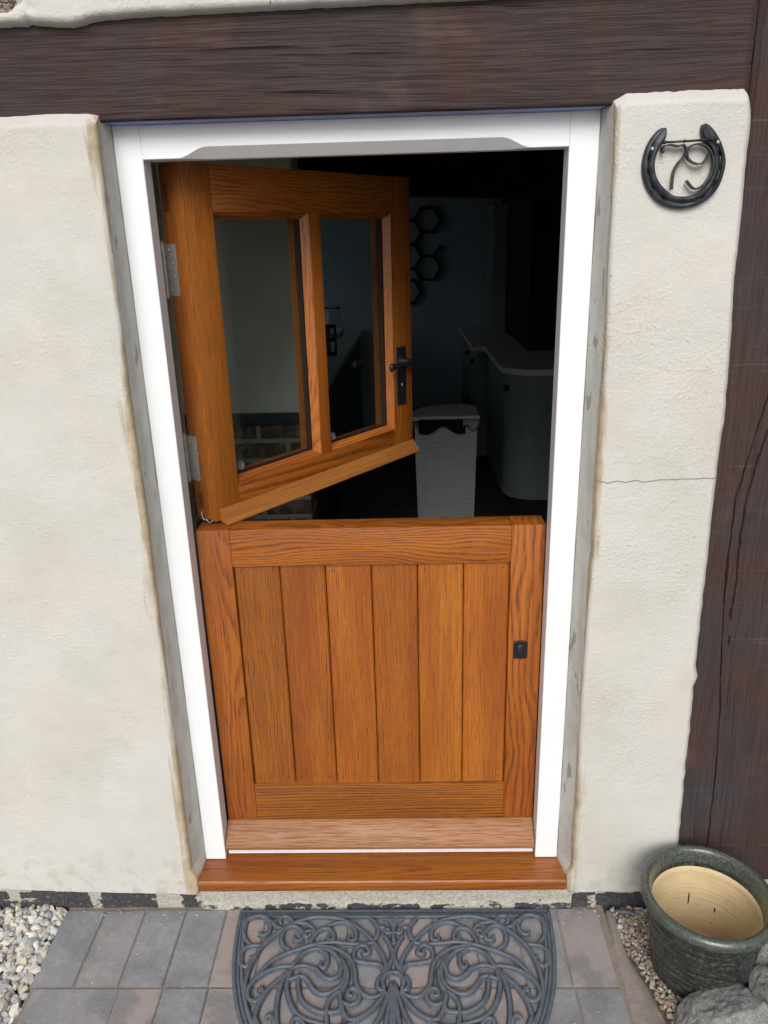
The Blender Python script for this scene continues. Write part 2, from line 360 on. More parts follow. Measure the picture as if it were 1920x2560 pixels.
# ------------------------------------------------------------ ground
GZ = -.105
def flat(name, pts, z, mat): return mesh(name, [(x, y, z) for x, y in pts], [tuple(range(len(pts)))], mat)
tag(flat('ground', [(-40, -60), (40, -60), (40, 40), (-40, 40)], -.150, sandm('distant_paving', (.30, .29, .28), (.24, .235, .23))), kind='structure')
rng = random.Random(4)
mb = MB()
PX0, PW, Y0, Y1_, GAP = -.390, .1147, -.078, -.318, .0035
rows = []
def pv(x0, x1, y0, y1):
    z = GZ+rng.uniform(-.0012, .0012); t = rng.random()
    g2 = GAP*rng.uniform(.35, .62)
    bm = bmesh.new(); bmesh.ops.create_cube(bm, size=1)
    for v in bm.verts: v.co = Vector(((x0+x1)/2+v.co.x*(x1-x0-2*g2), (y0+y1)/2+v.co.y*(y1-y0-2*g2), z-.025+v.co.z*.05))
    bmesh.ops.rotate(bm, verts=bm.verts, cent=((x0+x1)/2, (y0+y1)/2, z), matrix=Matrix.Rotation(rng.uniform(-.006, .006), 3, 'Z'))
    bmesh.ops.bevel(bm, geom=[e for e in bm.edges if all(v.co.z > z-.02 for v in e.verts)], offset=.0022, segments=2, affect='EDGES')
    bm.verts.index_update(); mb.add([v.co for v in bm.verts], [[v.index for v in f.verts] for f in bm.faces], 0, t); bm.free()
for i in range(13):
    x0 = PX0+i*PW
    pv(x0, min(x0+PW, 1.122 if i == 13 else x0+PW), Y1_, Y0)
pv(PX0+.014, PX0+.014+2*PW-.004, Y1_-.120, Y1_-.002)
pv(PX0+.014, PX0+.014+2*PW-.004, Y1_-.238, Y1_-.122)
for i in range(2, 13):
    x0 = PX0+i*PW+.003
    pv(x0, x0+PW, Y1_-.243, Y1_-.003)
for r in range(1, 9):
    for i in range(13): pv(PX0+.014+i*PW, PX0+.014+(i+1)*PW, Y1_-.245*(r+1), Y1_-.245*r-.003)
mb.add([(-.385, -2.6, GZ-.0045), (1.118, -2.6, GZ-.0045), (1.118, -.06, GZ-.0045), (-.385, -.06, GZ-.0045)], [(0, 1, 2, 3)], 1)
tag(mb.build('path', [PAV, SAND], attr='tint'), kind='structure')
mbg = MB(); rg = random.Random(9)
for i in range(150):
    x = rg.uniform(-.36, 1.10); y = -.082-abs(rg.gauss(0, .018)) if i < 110 else rg.uniform(-.45, -.1)
    mbg.ball((x, y, GZ+.0008), rg.uniform(.0008, .0024), 1, (1.2, 1, .6), .6, i, 0, rg.random())
GRIT = mbg
# haunching along the right edge of the path
L = [(1.127, -.085), (1.118, -.2), (1.112, -.341), (1.108, -.42), (1.105, -.6), (1.10, -1.2), (1.10, -2.6)]
Rr = [(1.140, -.100), (1.146, -.2), (1.168, -.275), (1.186, -.345), (1.196, -.417), (1.20, -.6), (1.20, -1.2), (1.2, -2.6)]
A = resample(L, 120); B = resample(Rr, 120); secs = []
for i, (a, b) in enumerate(zip(A, B)):
    j = nz(i*.35)*.005; b = b+Vector((j, 0)); m = a.lerp(b, .45)
    secs.append([(a.x-.01, a.y, GZ-.03), (a.x, a.y, GZ-.003), (m.x+.004*nz(i*.2, 3), m.y, GZ+.001), (m.x+.012, m.y, GZ-.006), (b.x-.008, b.y, GZ-.012+.003*nz(i*.4, 9)), (b.x+.004, b.y, GZ-.035)])
tag(autosmooth(MB().loft(secs, closed=False, cap=False).build('kerb_haunching', MORTAR), 50), kind='structure')
# gravel on the left
rng = random.Random(11); mb = MB()
from mathutils import Euler
def scatter(mb, n, inside, zf, r0, r1, rng, jit=.55, flatt=.65, sub=1):
    k = 0; t = 0; pts = []
    while k < n and t < n*40:
        t += 1; p = inside(rng)
        if p is None: continue
        r = rng.uniform(r0, r1)
        if any((p[0]-q[0])**2+(p[1]-q[1])**2 < ((r+q[2])*.62)**2 and abs(q[3]-p[2]) < r for q in pts): continue
        pts.append((p[0], p[1], r, p[2]))
        mb.ball((p[0], p[1], zf+p[2]), r, sub, (rng.uniform(.8, 1.35), rng.uniform(.7, 1.), rng.uniform(.5, .8)*flatt/.65), jit, rng.random()*50, 0, rng.random(),
                Euler((rng.uniform(-.6, .6), rng.uniform(-.6, .6), rng.uniform(0, 6.3)))); k += 1
def gl(r):
    x = r.uniform(-.86, -.392); y = r.uniform(-.62, -.074)
    return (x, y, r.choice((0, 0, .010)) * (1 if x < -.42 else 0))
scatter(mb, 1500, gl, -.112, .009, .0185, rng, .75, .7, 2)
o = mb.build('gravel', GRAV, attr='tint'); tag(o, 'pale limestone chippings filling the strip left of the paving', 'gravel', kind='stuff')
autosmooth(o, 38)
tag(flat('grit_bed', [(1.118, -2.6), (3, -2.6), (3, -.06), (1.118, -.06)], -.128, sandm('brown_grit', (.13, .105, .085), (.19, .16, .125), .004)), kind='structure')
tag(flat('gravel_bed', [(-3, -2.6), (-.386, -2.6), (-.386, -.06), (-3, -.06)], -.128, sandm('bed_dust', (.20, .19, .17), (.28, .26, .23))), kind='structure')
tag(GRIT.build('grit', GRAV, attr='tint'), 'fine grit scattered on the paving along the foot of the wall', 'grit', kind='stuff')
# pebbles round the pot
mb = MB(); rng = random.Random(5)
def pl_(r):
    y = r.uniform(-.5, -.075); x = 1.14+.6*r.random()**1.7
    if x < 1.144+max(0, (-y-.18))*.26 or (x-1.309)**2+(y+.27)**2 < .10**2: return None
    return (x, y, r.choice((0, .006)))
scatter(mb, 2600, pl_, -.115, .0045, .0105, rng, .75, .8, 1)
o = autosmooth(mb.build('pebbles', PEB, attr='tint'), 50); tag(o, 'small brown and buff pebbles around the base of the glazed pot', 'pebbles', kind='stuff')

# ------------------------------------------------------------ plinth
def strip(name, x0, x1, yfun, z0, z1, lime, mat, nx=260, nz_=16, **kw):
    vs, fs, at = [], [], []
    for i in range(nx+1):
        for j in range(nz_+1):
            x = x0+(x1-x0)*i/nx; z = z0+(z1-z0)*j/nz_
            vs.append((x, yfun(x, z), z)); at.append(lime(x, z))
    for i in range(nx):
        for j in range(nz_):
            a = i*(nz_+1)+j; fs.append((a, a+nz_+1, a+nz_+2, a+1))
    return mesh(name, vs, fs, mat, smooth=True, attrs={'lime': at}, **kw)
def plime(x, z):
    if 0 < x < 1.03:   # render under the sill, broken along its foot
        return 1.3 if z > -.084+.006*nz(x*14) else (.80 if z > -.094 else .50+.45*nz(x*6, 5))
    if x <= 0: return .9 if (z > -.052 and nz(x*12, 2) > -.1) else (.34 + .25*nz(x*7, 9) + (.5 if abs(x+.10) < .035 else 0) + (.35 if x > -.02 else 0))
    return .92 if z > -.066+.005*nz(x*20) else .14
def pyf(x, z):
    b = -.0695 if 0 < x < 1.03 else (-.066 if x <= 0 else -.064)
    return b-.0022*nz(x*16, z*40)-(.010*max(0, (-.086-z)/.03) if 0 < x < 1.1 else 0)-.0015*nz(x*60, z*90)
tag(strip('brick_plinth', -1.0, 1.75, pyf, -.16, -.022, plime, PLIN, 420, 22), 'low plinth of tarred brick and rough mortar under the sill and render', 'plinth')
# ------------------------------------------------------------ plaster panels
def interp(tab, t):
    if t <= tab[0][0]: return tab[0][1]
    for (a, u), (b, v) in zip(tab, tab[1:]):
        if t <= b: return u+(v-u)*(t-a)/(b-a)
    return tab[-1][1]
def panel(name, mat, cols, zb, zt, nrows, ytop, ybot, chamf=.026, cfoot=.008, parent=None, xr=-.1):
    """cols: list of (x(z), y, cement, stain, wobble); rows run from zb(x) to zt(x)"""
    vs, fs, ce, st = [], [], [], []
    zs = []
    for j in range(nrows+1): zs.append(j/nrows)
    zs = sorted(set(zs+[1-k*.0018 for k in range(1, 12)]+[k*.0012 for k in range(1, 8)]))
    for t in zs:
        for xf, y, c, s_, wb in cols:
            z_ = zb(xr)+t*(zt(xr)-zb(xr)); x = xf(z_); z0, z1 = zb(x), zt(x); z = z0+t*(z1-z0)
            yy = y
            d = z1-z
            if d < chamf: q = 1-d/chamf; yy = max(yy, -.081+(ytop+.081)*q**1.25)
            d = z-z0
            if d < cfoot: q = 1-d/cfoot; yy = max(yy, -.081+(ybot+.081)*(1-math.sqrt(max(0, 1-q*q))))
            if wb: yy -= wb*(.0022*nz(x*5, z*5)+.0013*nz(x*17, z*17, 4)+.0005*nz(x*60, z*60, 8))
            vs.append((x, yy, z)); ce.append(c if z1-z > .02 or c < .3 else c*.5)
            st.append(s_*(1.0+.40*math.sin(z*6.1+1))+.12*nz(z*9, x))
    n = len(cols)
    for i in range(len(zs)-1):
        for j in range(n-1):
            a = i*n+j; fs.append((a, a+1, a+n+1, a+n))
    return mesh(name, vs, fs, mat, parent, smooth=True, attrs={'cement': ce, 'stain': st})
# left panel
LE = [(-.05, -.021), (.3, -.018), (.8, -.013), (1.3, -.010), (1.575, -.009), (1.8, -.004), (1.95, -.002)]
def le(z): return interp(LE, z)+.0035*nz(z*4.1, 7)+.0016*nz(z*17, 2)
# at the foot the render swells over the end of the sill
def lx(k): return lambda z: le(z)+k+(.0145*max(0, 1-(max(0, abs(z+.02)-.025))/.03) if k > -.006 else 0)
cols = [((lambda z, x=-.95+.93*i/150: x), -.080, 0, .0, 1) for i in range(148)]
cols = [c for c in cols if c[0](0) < -.058]
cols += [(lx(-k), -.080, 0, s, 1) for k, s in ((.040, .05), (.034, .12), (.028, .22), (.022, .34), (.016, .45))]
for k in range(1, 7):
    q = k/6*math.pi/2; cols.append((lx(-.011+.011*math.sin(q)), -.069-.011*math.cos(q), .0+.16*k/6, .45+.45*k/6, .6))
for k in range(1, 22):
    t = k/21; y = -.069+.071*t
    cols.append(((lambda z, t=t: lx(0)(z)*(1-t)+t*(-.0008) + .0015*nz(z*9, t*3)), y, .40+.5*min(1, t*4), .85*max(0, 1-t*3.4)+(.45 if t > .93 else 0), .35))
zt = lambda x: 1.9150-.007*max(0, (x+.035)/.035)**2+.010*x+.002*nz(x*14)+.0012*nz(x*50)
zb = lambda x: (-.056+.022*max(0, min(1, (-x)/.57))) + .0012*nz(x*20)
o = panel('rendered_wall', PL, cols, zb, zt, 330, -.055, -.068)
tag(o, 'cream rendered wall panel left of the doorway with a stained grey cement reveal', 'wall')
# right panel
REL = [(-.05, 1.028), (.02, 1.026), (.55, 1.021), (1.42, 1.021), (1.75, 1.015), (1.95, 1.011)]
RER = [(-.05, 1.312), (.137, 1.309), (.6, 1.300), (.63, 1.306), (.66, 1.298), (1.16, 1.293), (1.3, 1.295), (1.42, 1.290), (1.48, 1.286), (1.56, 1.281), (1.72, 1.2795), (1.85, 1.2775), (1.885, 1.274), (1.90, 1.269), (1.915, 1.260)]
def rl(z): return interp(REL, z)+.0028*nz(z*4.5, 17)+.0014*nz(z*19, 5)
def rr_(z): return interp(RER, z)+.0030*nz(z*7, 23)+.0022*nz(z*31, 9)
def rx(k): return lambda z: rl(z)+k-(.0135*max(0, 1-(max(0, abs(z+.02)-.025))/.03) if k < .004 else 0)
cols = []
for k in range(0, 21):
    t = 1-k/20; y = -.068+.070*t
    cols.append(((lambda z, t=t: rx(0)(z)*(1-t)+t*1.0008+.0015*nz(z*8, t*3, 5)), y, .32+.6*min(1, t*3), .95*max(0, 1-t*2.2)+(.25 if t > .95 else 0), .35))
for k in range(1, 7):
    q = k/6*math.pi/2; cols.append((rx(.012-.012*math.cos(q)), -.068-.012*math.sin(q), .16-.16*k/6, .62-.3*k/6, .6))
for i in range(1, 52):
    t = i/52; cols.append(((lambda z, t=t: rl(z)+.012+(rr_(z)-.016-rl(z)-.012)*t), -.080, 0, max(0, .3-t*4), 1))
for k, y in ((.016, -.080), (.012, -.079), (.008, -.075), (.005, -.071), (.002, -.067), (0, -.063), (.0, -.056), (-.001, -.05)):
    cols.append(((lambda z, k=k: rr_(z)-k), y, 0, 0, .5))
REF = 0
def zt2(x): return 1.9185-.012*max(0, (1.045-x)/.035)**1.6-.004*max(0, (x-1.25)/.02)**2+.0022*nz(x*22, 4)+.0015*nz(x*75, 4)
zb2 = lambda x: -.052+.0015*nz(x*22)
o = panel('rendered_wall', PLR, cols, zb2, zt2, 330, -.053, -.066, chamf=.026, xr=1.15)
tag(o, 'narrow cream rendered wall panel between the doorway and the dark post, with a hairline crack', 'wall')
# render above the beam
def ztop(x): return 2.60
def zbt(x): return 2.069+.0145*(x+.17)-.010*math.exp(-((x+.040)/.055)**2)-.004*(x<-.11)+.0018*nz(x*26)+.0012*nz(x*80)
cols = [((lambda z, x=-1.0+2.62*i/300: x), -.080, 0, .10+.15*max(0, nz(i*.06)), 1) for i in range(301)]
o = panel('rendered_wall', PL, cols, zbt, ztop, 110, -.08, -.052, cfoot=.014)
for v in o.data.vertices:      # a lost patch of render in the corner
    p = v.co; d = math.hypot((p.x+.165)/.050, (p.z-2.112)/.026)+.35*nz(p.x*40, p.z*40)
    if d < 1: p.y += .04*min(1, (1-d)*4)
    dx = abs(p.x+.108+.006*nz(p.z*40)-(p.z-2.06)*.06)
    if dx < .004 and p.z < 2.13: p.y += .006
tag(o, 'cream rendered wall above the dark beam, bulging over its top edge', 'wall')
mb = MB(); rng = random.Random(3)
for i in range(40): mb.ball((-.165+rng.uniform(-.045, .045), -.056, 2.112+rng.uniform(-.022, .022)), rng.uniform(.004, .009), 2, (1, .8, .8), .7, rng.random()*40, 0, rng.random())
tag(mb.build('rubble', PEB, attr='tint'), 'loose grey rubble exposed in the broken render at the top left corner', 'rubble', kind='stuff')

# ------------------------------------------------------------ timber frame
def tgrid(name, mat, xs, zs, yf, back=.12, parent=None):
    vs, fs = [], []; nx_, nz_ = len(xs), len(zs)
    for z in zs:
        for x in xs: vs.append((x(z) if callable(x) else x, yf(x(z) if callable(x) else x, z), z))
    for i in range(nz_-1):
        for j in range(nx_-1): a = i*nx_+j; fs.append((a, a+1, a+nx_+1, a+nx_))
    n0 = len(vs); f = lambda x, z: (x(z) if callable(x) else x)
    # sides back into the wall
    edge = [(i, 0) for i in range(nz_)]+[(nz_-1, j) for j in range(1, nx_)]+[(i, nx_-1) for i in range(nz_-2, -1, -1)]+[(0, j) for j in range(nx_-2, 0, -1)]
    for i, j in edge: vs.append((f(xs[j], zs[i]), back, zs[i]))
    for k in range(len(edge)):
        a = edge[k][0]*nx_+edge[k][1]; b = edge[(k+1) % len(edge)][0]*nx_+edge[(k+1) % len(edge)][1]
        fs.append((a, b, n0+(k+1) % len(edge), n0+k))
    o = mesh(name, vs, fs, mat, parent, smooth=True); o.data.set_sharp_from_angle(angle=R(45)); return o
lin = lambda a, b, n: [a+(b-a)*i/n for i in range(n+1)]
def beam_y(x, z):
    y = -.0545-.0022*nz(x*3, z*9)-.0008*nz(x*9, z*60, 3)
    for e in (z-1.8975, 2.085-z):
        if e < .005: y += .005*(1-e/.005)**2
    e = 1.2725-x
    if e < .012: y += .010*(1-e/.012)
    return y
o = tgrid('oak_beam', TIMX, lin(-1.0, 1.2725, 260), sorted(lin(1.8975, 2.085, 40)+[1.8985, 1.9, 2.0835]), beam_y, .12)
tag(o, 'dark stained horizontal oak beam above the white door frame', 'beam')
CK = [(-.2, 1.394), (.118, 1.391), (.30, 1.388), (.514, 1.3765), (.62, 1.366), (.80, 1.352), (.95, 1.346), (1.087, 1.347), (1.20, 1.366), (1.309, 1.386), (1.45, 1.41), (1.6, 1.45)]
def ckx(z): return interp(CK, z)+.002*nz(z*22)+.0010*nz(z*90)
def post_y(x, z):
    y = -.0555-.0018*nz(x*6, z*4)-.0007*nz(x*50, z*9, 3)
    d = abs(x-ckx(z)); wd = .0028*(.35+.9*abs(nz(z*5, 31)))
    if d < wd: y += .016*(1-d/wd)
    d2 = abs(x-ckx(z)-.022+.01*nz(z*6, 5))
    if .7 < z < 1.3 and d2 < .0016: y += .009
    e = x-1.2745-(.0)
    if e < .010: y += .010*(1-max(0, e)/.010)
    return y
xs = [1.2745+.0025*i for i in range(14)]
xs += [(lambda z, k=k: ckx(z)+k) for k in (-.03, -.02, -.01, -.006, -.0035, -.002, -.001, 0, .001, .002, .0035, .006, .010, .014, .018, .0205, .022, .0235, .026, .032, .04, .06)]+[1.60, 1.66, 1.80]
o = tgrid('oak_post', TIMZ, xs, lin(-.12, 2.6, 420), post_y, .12)
tag(o, 'dark stained upright oak post on the right with a long split down its face', 'post')

# ------------------------------------------------------------ door frame
FR = empty('door_frame', (.5, 0, 0)); tag(FR, 'white painted door frame with an oak sill set between the rendered panels', 'door frame')
def fl(o): o.location.x -= .5; return o
RX, RD, FD = .945, .053, .118
def jamb(mir):
    p = [(0, .0012), (.0012, 0), (.0558, 0), (.0572, .0014), (.0572, RD-.001), (.0562, RD), (.031, RD), (.031, FD), (0, FD)]
    if mir: p = [(1-x*(1.0 if x < .035 else 1.063), y) for x, y in p]
    return MB().prism(p, 'z', 0., 1.8965)
for k in (0, 1): autosmooth(fl(jamb(k).build('jamb', WHITE, FR)), 30)
secs = []
for x in [.0575]+[.125+.005*i for i in range(15)]+lin(.2, .80, 6)+[.802+.005*i for i in range(14)]+[.9388]:
    up = min(1, max(0, (x-.13)/.062)); dn = min(1, max(0, (.862-x)/.062)); q = min(up, dn); q = q*q*(3-2*q); c = .0012+.0205*q
    secs.append([(x, .0004, 1.896), (x, .0004, 1.8316+c), (x, .0004+c*1.15, 1.8316), (x, RD, 1.8316), (x, RD, 1.843), (x, FD-.001, 1.843), (x, FD-.001, 1.896)])
autosmooth(fl(MB().loft(secs).build('head', WHITE, FR)), 25)
fl(MB().box(.003, .997, -.046, FD-.01, 1.8968, 1.8974, 0).build('film_strip', BLUE, FR))
for x0, x1, n in ((.0475, .0505, 0), (.9535, .9565, 0)): fl(MB().box(x0-.002, x1+.002, RD+.0006, RD+.006, .01, 1.84, .001).build('draught_seal', SEALM, FR))
# sill with a rounded nose, swept past the frame
sp = [(.125, -.045), (.125, .012), (.062, .012), (.056, .004), (.020, .0005), (.012, -.0028), (-.010, -.0030), (-.066, -.0055), (-.0765, -.0070), (-.0805, -.0105), (-.082, -.016), (-.082, -.036), (-.0812, -.0375), (-.060, -.0375), (-.055, -.045)]
autosmooth(fl(MB().prism(sp, 'x', -.0045, 1.0105).build('sill', OS, FR)), 30)
fl(MB().box(.064, .934, .012, .020, .0075, .0180, .001).build('threshold_seal', SEALM, FR))
fl(MB().box(.0465, .9535, .046, .075, .0025, .013, .001).build('threshold', TENON, FR))

# ------------------------------------------------------------ lower door
T = .070
LD = empty('stable_door', (.0615, .058, .026))
tag(LD, 'closed lower half of the oak stable door with six upright boards', 'door')
def lp(mb, name, mat, sm=None):
    o = mb.build(name, mat, LD)
    if sm: autosmooth(o, sm)
    return o
W_, H_ = .8765, .957     # local size: z 0..H_
def stile(x0, x1): return MB().box(x0, x1, 0, T, 0, H_, .0016)
autosmooth(lp(stile(0, .0835), 'stile', OV), 35)
autosmooth(lp(stile(.7925, W_), 'stile', OVC), 35)
autosmooth(lp(MB().box(.0840, .7920, .0003, T-.001, H_-.1005, H_-.0003, .0014), 'rail', OH), 35)
autosmooth(lp(MB().box(.0840, .7920, .0003, T-.001, 0., .1825, .0014), 'rail', OHL), 35)
BD = []
px = [.0838]+[.0838+.7085/6*i for i in range(1, 6)]+[.7923]
for i in range(6):
    x0, x1 = px[i]+.0011, px[i+1]-.0011; z0, z1 = .1815, H_-.1000; c = .0036; yf = .0095
    # V-jointed board: bevelled long edges and a bevelled top
    vs = []
    for z, dz in ((z0, 0), (z1-.0001, 0)):
        pass
    front = [(x0+c, yf, z0), (x1-c, yf, z0), (x1-c, yf, z1-c*1.6), (x0+c, yf, z1-c*1.6)]
    mid = [(x0, yf+c, z0), (x1, yf+c, z0), (x1, yf+c, z1), (x0, yf+c, z1)]
    back = [(x0, .05, z0), (x1, .05, z0), (x1, .05, z1), (x0, .05, z1)]
    m2 = MB().loft([front, mid, back])
    BD.append(lp(m2, 'board', OV))
# little nail plugs, two at each end of a board
for i in range(6):
    for zz in (.200, H_-.118):
        for s_ in (.018, .100):
            m2 = MB(); x = px[i]+s_; m2.loft([[(x+r_*math.cos(q*.785), y, zz+r_*math.sin(q*.785)) for q in range(8)] for r_, y in ((.0022, .0094), (.0020, .0090))])
            o = m2.build('nail_plug', TENON, None); o.parent = BD[i]
# weatherboard
wb = [(-.0002, .0640), (-.004, .0640), (-.0565, .0125), (-.0580, .0085), (-.0580, .0055), (-.050, .0045), (-.030, .014), (-.0002, .014)]
WBO = autosmooth(lp(MB().prism(wb, 'x', -.0015, .8745), 'weatherboard', OW), 25)
for i in range(7):
    x = .03+i*.135; c0 = Vector((x, -.0085, .0595)); m2 = MB()
    m2.loft([[c0+Vector((.0028*math.cos(q*.785), -.002*math.sin(q*.785)-.0006-h_, .002*math.sin(q*.785)+.0007)) for q in range(8)] for h_ in (0, .0003)])
    o = m2.build('screw_plug', TENON, None); o.parent = WBO
# cylinder cover
e = [(.0, .0)]
def escutcheon(cx, cz, w2, h2):
    n = 7; top = [(cx-w2+2*w2*i/n, cz+h2-.003*(2*i/n-1)**2) for i in range(n+1)]
    bot = [(cx+w2-2*w2*i/n, cz-h2+.003*(2*i/n-1)**2) for i in range(n+1)]
    return top+bot
ez = .634-.026; ex = .8855-.0615
o = lp(MB().loft([[(x, .0, z) for x, z in escutcheon(ex, ez, .0185, .0265)], [(x, -.0045, z) for x, z in escutcheon(ex, ez, .0185, .0265)], [(x, -.006, z) for x, z in escutcheon(ex, ez, .0172, .0252)]]), 'keyhole_cover', BLACKM, 30)
mb = MB(); mb.lathe([(0.0001, -.0105), (.006, -.0098), (.0115, -.0075), (.0135, -.0055)], (ex, 0, ez-.001), 24, axis='y')
for v in range(len(mb.v)): mb.v[v] = (mb.v[v][0], mb.v[v][1], ez-.001+(mb.v[v][2]-ez+.001)*1.45)
d_ = mb.build('swing_cover', BLACKM, None, True); d_.parent = o
d2_ = MB().ball((ex, -.0105, ez+.0135), .0027, 2).build('rivet', BLACKM, None, True); d2_.parent = o

# ------------------------------------------------------------ upper door, open inwards
UD = empty('stable_door', (.1056, .092, .993), R(54))
tag(UD, 'glazed upper half of the oak stable door, swung inwards', 'door')
UW, UH, UT = .874, .844, .072
def up(mb, name, mat, sm=None, parent=None):
    o = mb.build(name, mat, parent or UD)
    if sm: autosmooth(o, sm)
    return o
up(MB().box(0, .087, 0, UT, 0, UH, .0016), 'stile', OV, 35)
up(MB().box(.7755, UW, 0, UT, 0, UH, .0016), 'stile', OVC, 35)
up(MB().box(.0875, .775, .0004, UT-.001, .740, UH-.0005, .0012), 'rail', OH, 35)
up(MB().box(.0875, .775, .0004, UT-.001, .0004, .0835, .0012), 'rail', OHL, 35)
up(MB().box(.415, .4575, -.001, UT-.003, .0840, .7395, .0012), 'mullion', OV, 35)
M = plain('black_spacer', (.006, .007, .012), .6, .2)
def glassm():
    g = G('window_glass'); t = g.t; t.nodes.remove(g.b); out = t.nodes['Material Output']
    tr = g.n('ShaderNodeBsdfTransparent', {0: (.95, .97, .965)}); gl_ = g.n('ShaderNodeBsdfGlossy', {0: (1, 1, 1), 1: .01})
    lw = g.n('ShaderNodeLayerWeight', {0: .5}).outputs['Facing']
    fr = g.math('ADD', .035, g.math('MULTIPLY', g.math('POWER', lw, 5), .96)); mx = g.n('ShaderNodeMixShader', {0: fr})
    t.links.new(tr.outputs[0], mx.inputs[1]); t.links.new(gl_.outputs[0], mx.inputs[2]); t.links.new(mx.outputs[0], out.inputs[0]); return g.m
GLASS = glassm()
ETCH = plain('etched_mark', (.30, .33, .36), .7, .1)
for x0, x1 in ((.0875, .4148), (.4577, .7752)):
    z0, z1 = .0838, .7398; c, d = .0145, .020
    def ring(i, y): return [(x0+i, y, z0+i), (x1-i, y, z0+i), (x1-i, y, z1-i), (x0+i, y, z1-i)]
    # four mitred beads, each its own length of moulding
    a, b_ = ring(.0003, .001), ring(c, d); k2 = ring(.0003, d+.002); k3 = ring(c, d+.002)
    for q, mt in ((0, OHL), (1, OV), (2, OHL), (3, OV)):
        r_ = (q+1) % 4; m2 = MB(); m2.loft([[a[q], b_[q], k3[q], k2[q]], [a[r_], b_[r_], k3[r_], k2[r_]]]); up(m2, 'glazing_bead', mt)
    gp = up(MB().box(x0+.004, x1-.004, .0222, .0262, z0+.004, z1-.004, 0), 'glass_pane', GLASS)
    up(MB().box(x0+.004, x1-.004, .0422, .0462, z0+.004, z1-.004, 0), 'glass_pane', GLASS)
    m2 = MB(); ii = .0145; t_ = .006
    for bx in ((x0+ii-t_, x0+ii, z0+ii-t_, z1-ii+t_), (x1-ii, x1-ii+t_, z0+ii-t_, z1-ii+t_), (x0+ii, x1-ii, z0+ii-t_, z0+ii), (x0+ii, x1-ii, z1-ii, z1-ii+t_)):
        m2.box(bx[0], bx[1], .0265, .0420, bx[2], bx[3], 0)
    up(m2, 'spacer', M)
    m2 = MB(); ii = .0125
    for bx in ((x0+.0005, x0+ii, z0, z1), (x1-ii, x1-.0005, z0, z1), (x0+ii, x1-ii, z0+.0005, z0+ii), (x0+ii, x1-ii, z1-ii, z1-.0005)):
        m2.box(bx[0], bx[1], .0466, UT-.003, bx[2], bx[3], .0015)
    up(m2, 'inner_bead', OV)
    # small etched glass mark: ring with a heart-shaped sign in it
    cx_, cz_ = x0+.034, z0+.034; m2 = MB()
    m2.tube([(cx_+.0095*math.cos(q*.2618), .0219, cz_+.0105*math.sin(q*.2618)) for q in range(25)], .0007, 5)
    m2.tube([(cx_, .0219, cz_-.006), (cx_, .0219, cz_+.006)], .0006, 5)
    for s_ in (-1, 1): m2.tube(cr([(cx_, .0219, cz_-.005), (cx_+s_*.005, .0219, cz_-.001), (cx_+s_*.0045, .0219, cz_+.004), (cx_, .0219, cz_+.003)], 4), .0005, 5)
    mk = m2.build('glass_mark', ETCH, None); mk.parent = gp
# tenons showing on the hinge edge
for z0, z1, y0, y1 in ((.748, .802, .048, .062), (.038, .073, .041, .057), (.741, .747, .047, .063), (.030, .037, .041, .058)):
    up(MB().box(-.0004, .004, y0, y1, z0, z1, 0), 'tenon', TENON)
# rain board
wb = [(-.0002, .030), (-.003, .030), (-.0265, -.0015), (-.0285, -.0060), (-.0275, -.0085), (-.020, -.0085), (-.0002, -.0015)]
up(MB().prism(wb, 'x', .0175, .8735), 'weatherboard', OW, 25)
# hinges
SCR = [(.0625, -.013), (.0510, -.043), (.0505, -.072), (.0630, -.103)]
for zt_ in (1.6650-.993, 1.2115-.993):
    m2 = MB(); m2.box(-.0022, -.0002, .040, UT+.004, zt_-.116, zt_, .0004)
    kx, ky = -.006, UT+.0085
    def cyl(mb, z0, z1, r): mb.lathe([(.0001, z0), (r*.9, z0), (r, z0+.0006), (r, z1-.0006), (r*.9, z1), (.0001, z1)], (kx, ky, 0), 20)
    L0 = .123; zz = zt_+.003
    for a, b, r in ((0, .024, .0072), (.0245, .0305, .0077), (.031, .0505, .0072), (.051, .0705, .0072), (.071, .0905, .0072), (.091, .097, .0077), (.0975, .121, .0072)): cyl(m2, zz-b, zz-a, r)
    [cyl(m2, zz-b_-.0009, zz-b_+.0002, .0064) for b_ in (.0241, .0306, .0506, .0706, .0906, .0971)]; cyl(m2, zz, zz+.004, .0055); cyl(m2, zz-.1255, zz-.1215, .0055)
    h = up(m2, 'hinge', STEEL, 35)
    for y, dz in SCR:
        m3 = MB(); m3.lathe([(.0001, .0), (.0034, .0), (.0040, .0006), (.0040, .001)], (0, 0, 0), 16, axis='y')
        m3.v = [(-.0036-v[1]*-.6, y+v[0], zt_+dz+v[2]) for v in m3.v]
        m3.box(-.0040, -.0034, y-.0025, y+.0025, zt_+dz-.0004, zt_+dz+.0004, 0, mi=1)
        m3.add([(-.0024, y+.0052*math.cos(q*.524), zt_+dz+.0052*math.sin(q*.524)) for q in range(12)], [tuple(range(12))], 1)  # flat black disc and slot paint the shade in countersink and screw slot
        s_ = m3.build('screw', [SCREWM, RUBBER_SHADE], None, True); s_.parent = h
    # frame leaf on the jamb
# seal end poking out at the lower hinge corner
m2 = MB(); m2.tube(cr([(.002, .046, .018), (-.0015, .043, .004), (-.0015, .034, -.003), (-.001, .026, -.001), (-.001, .019, .003), (-.001, .012, .001)], 4), .0028, 8)
up(m2, 'draught_seal', RUBBER_SHADE)
m2 = MB(); m2.tube(cr([(-.0012, .049, .020), (-.0042, .046, .010), (-.0045, .038, .0), (-.0045, .030, .003), (-.0045, .022, -.003), (-.0045, .012, .0), (-.0045, .008, .006)], 4), .0007, 6)
up(m2, 'seal_lip', SEALM)
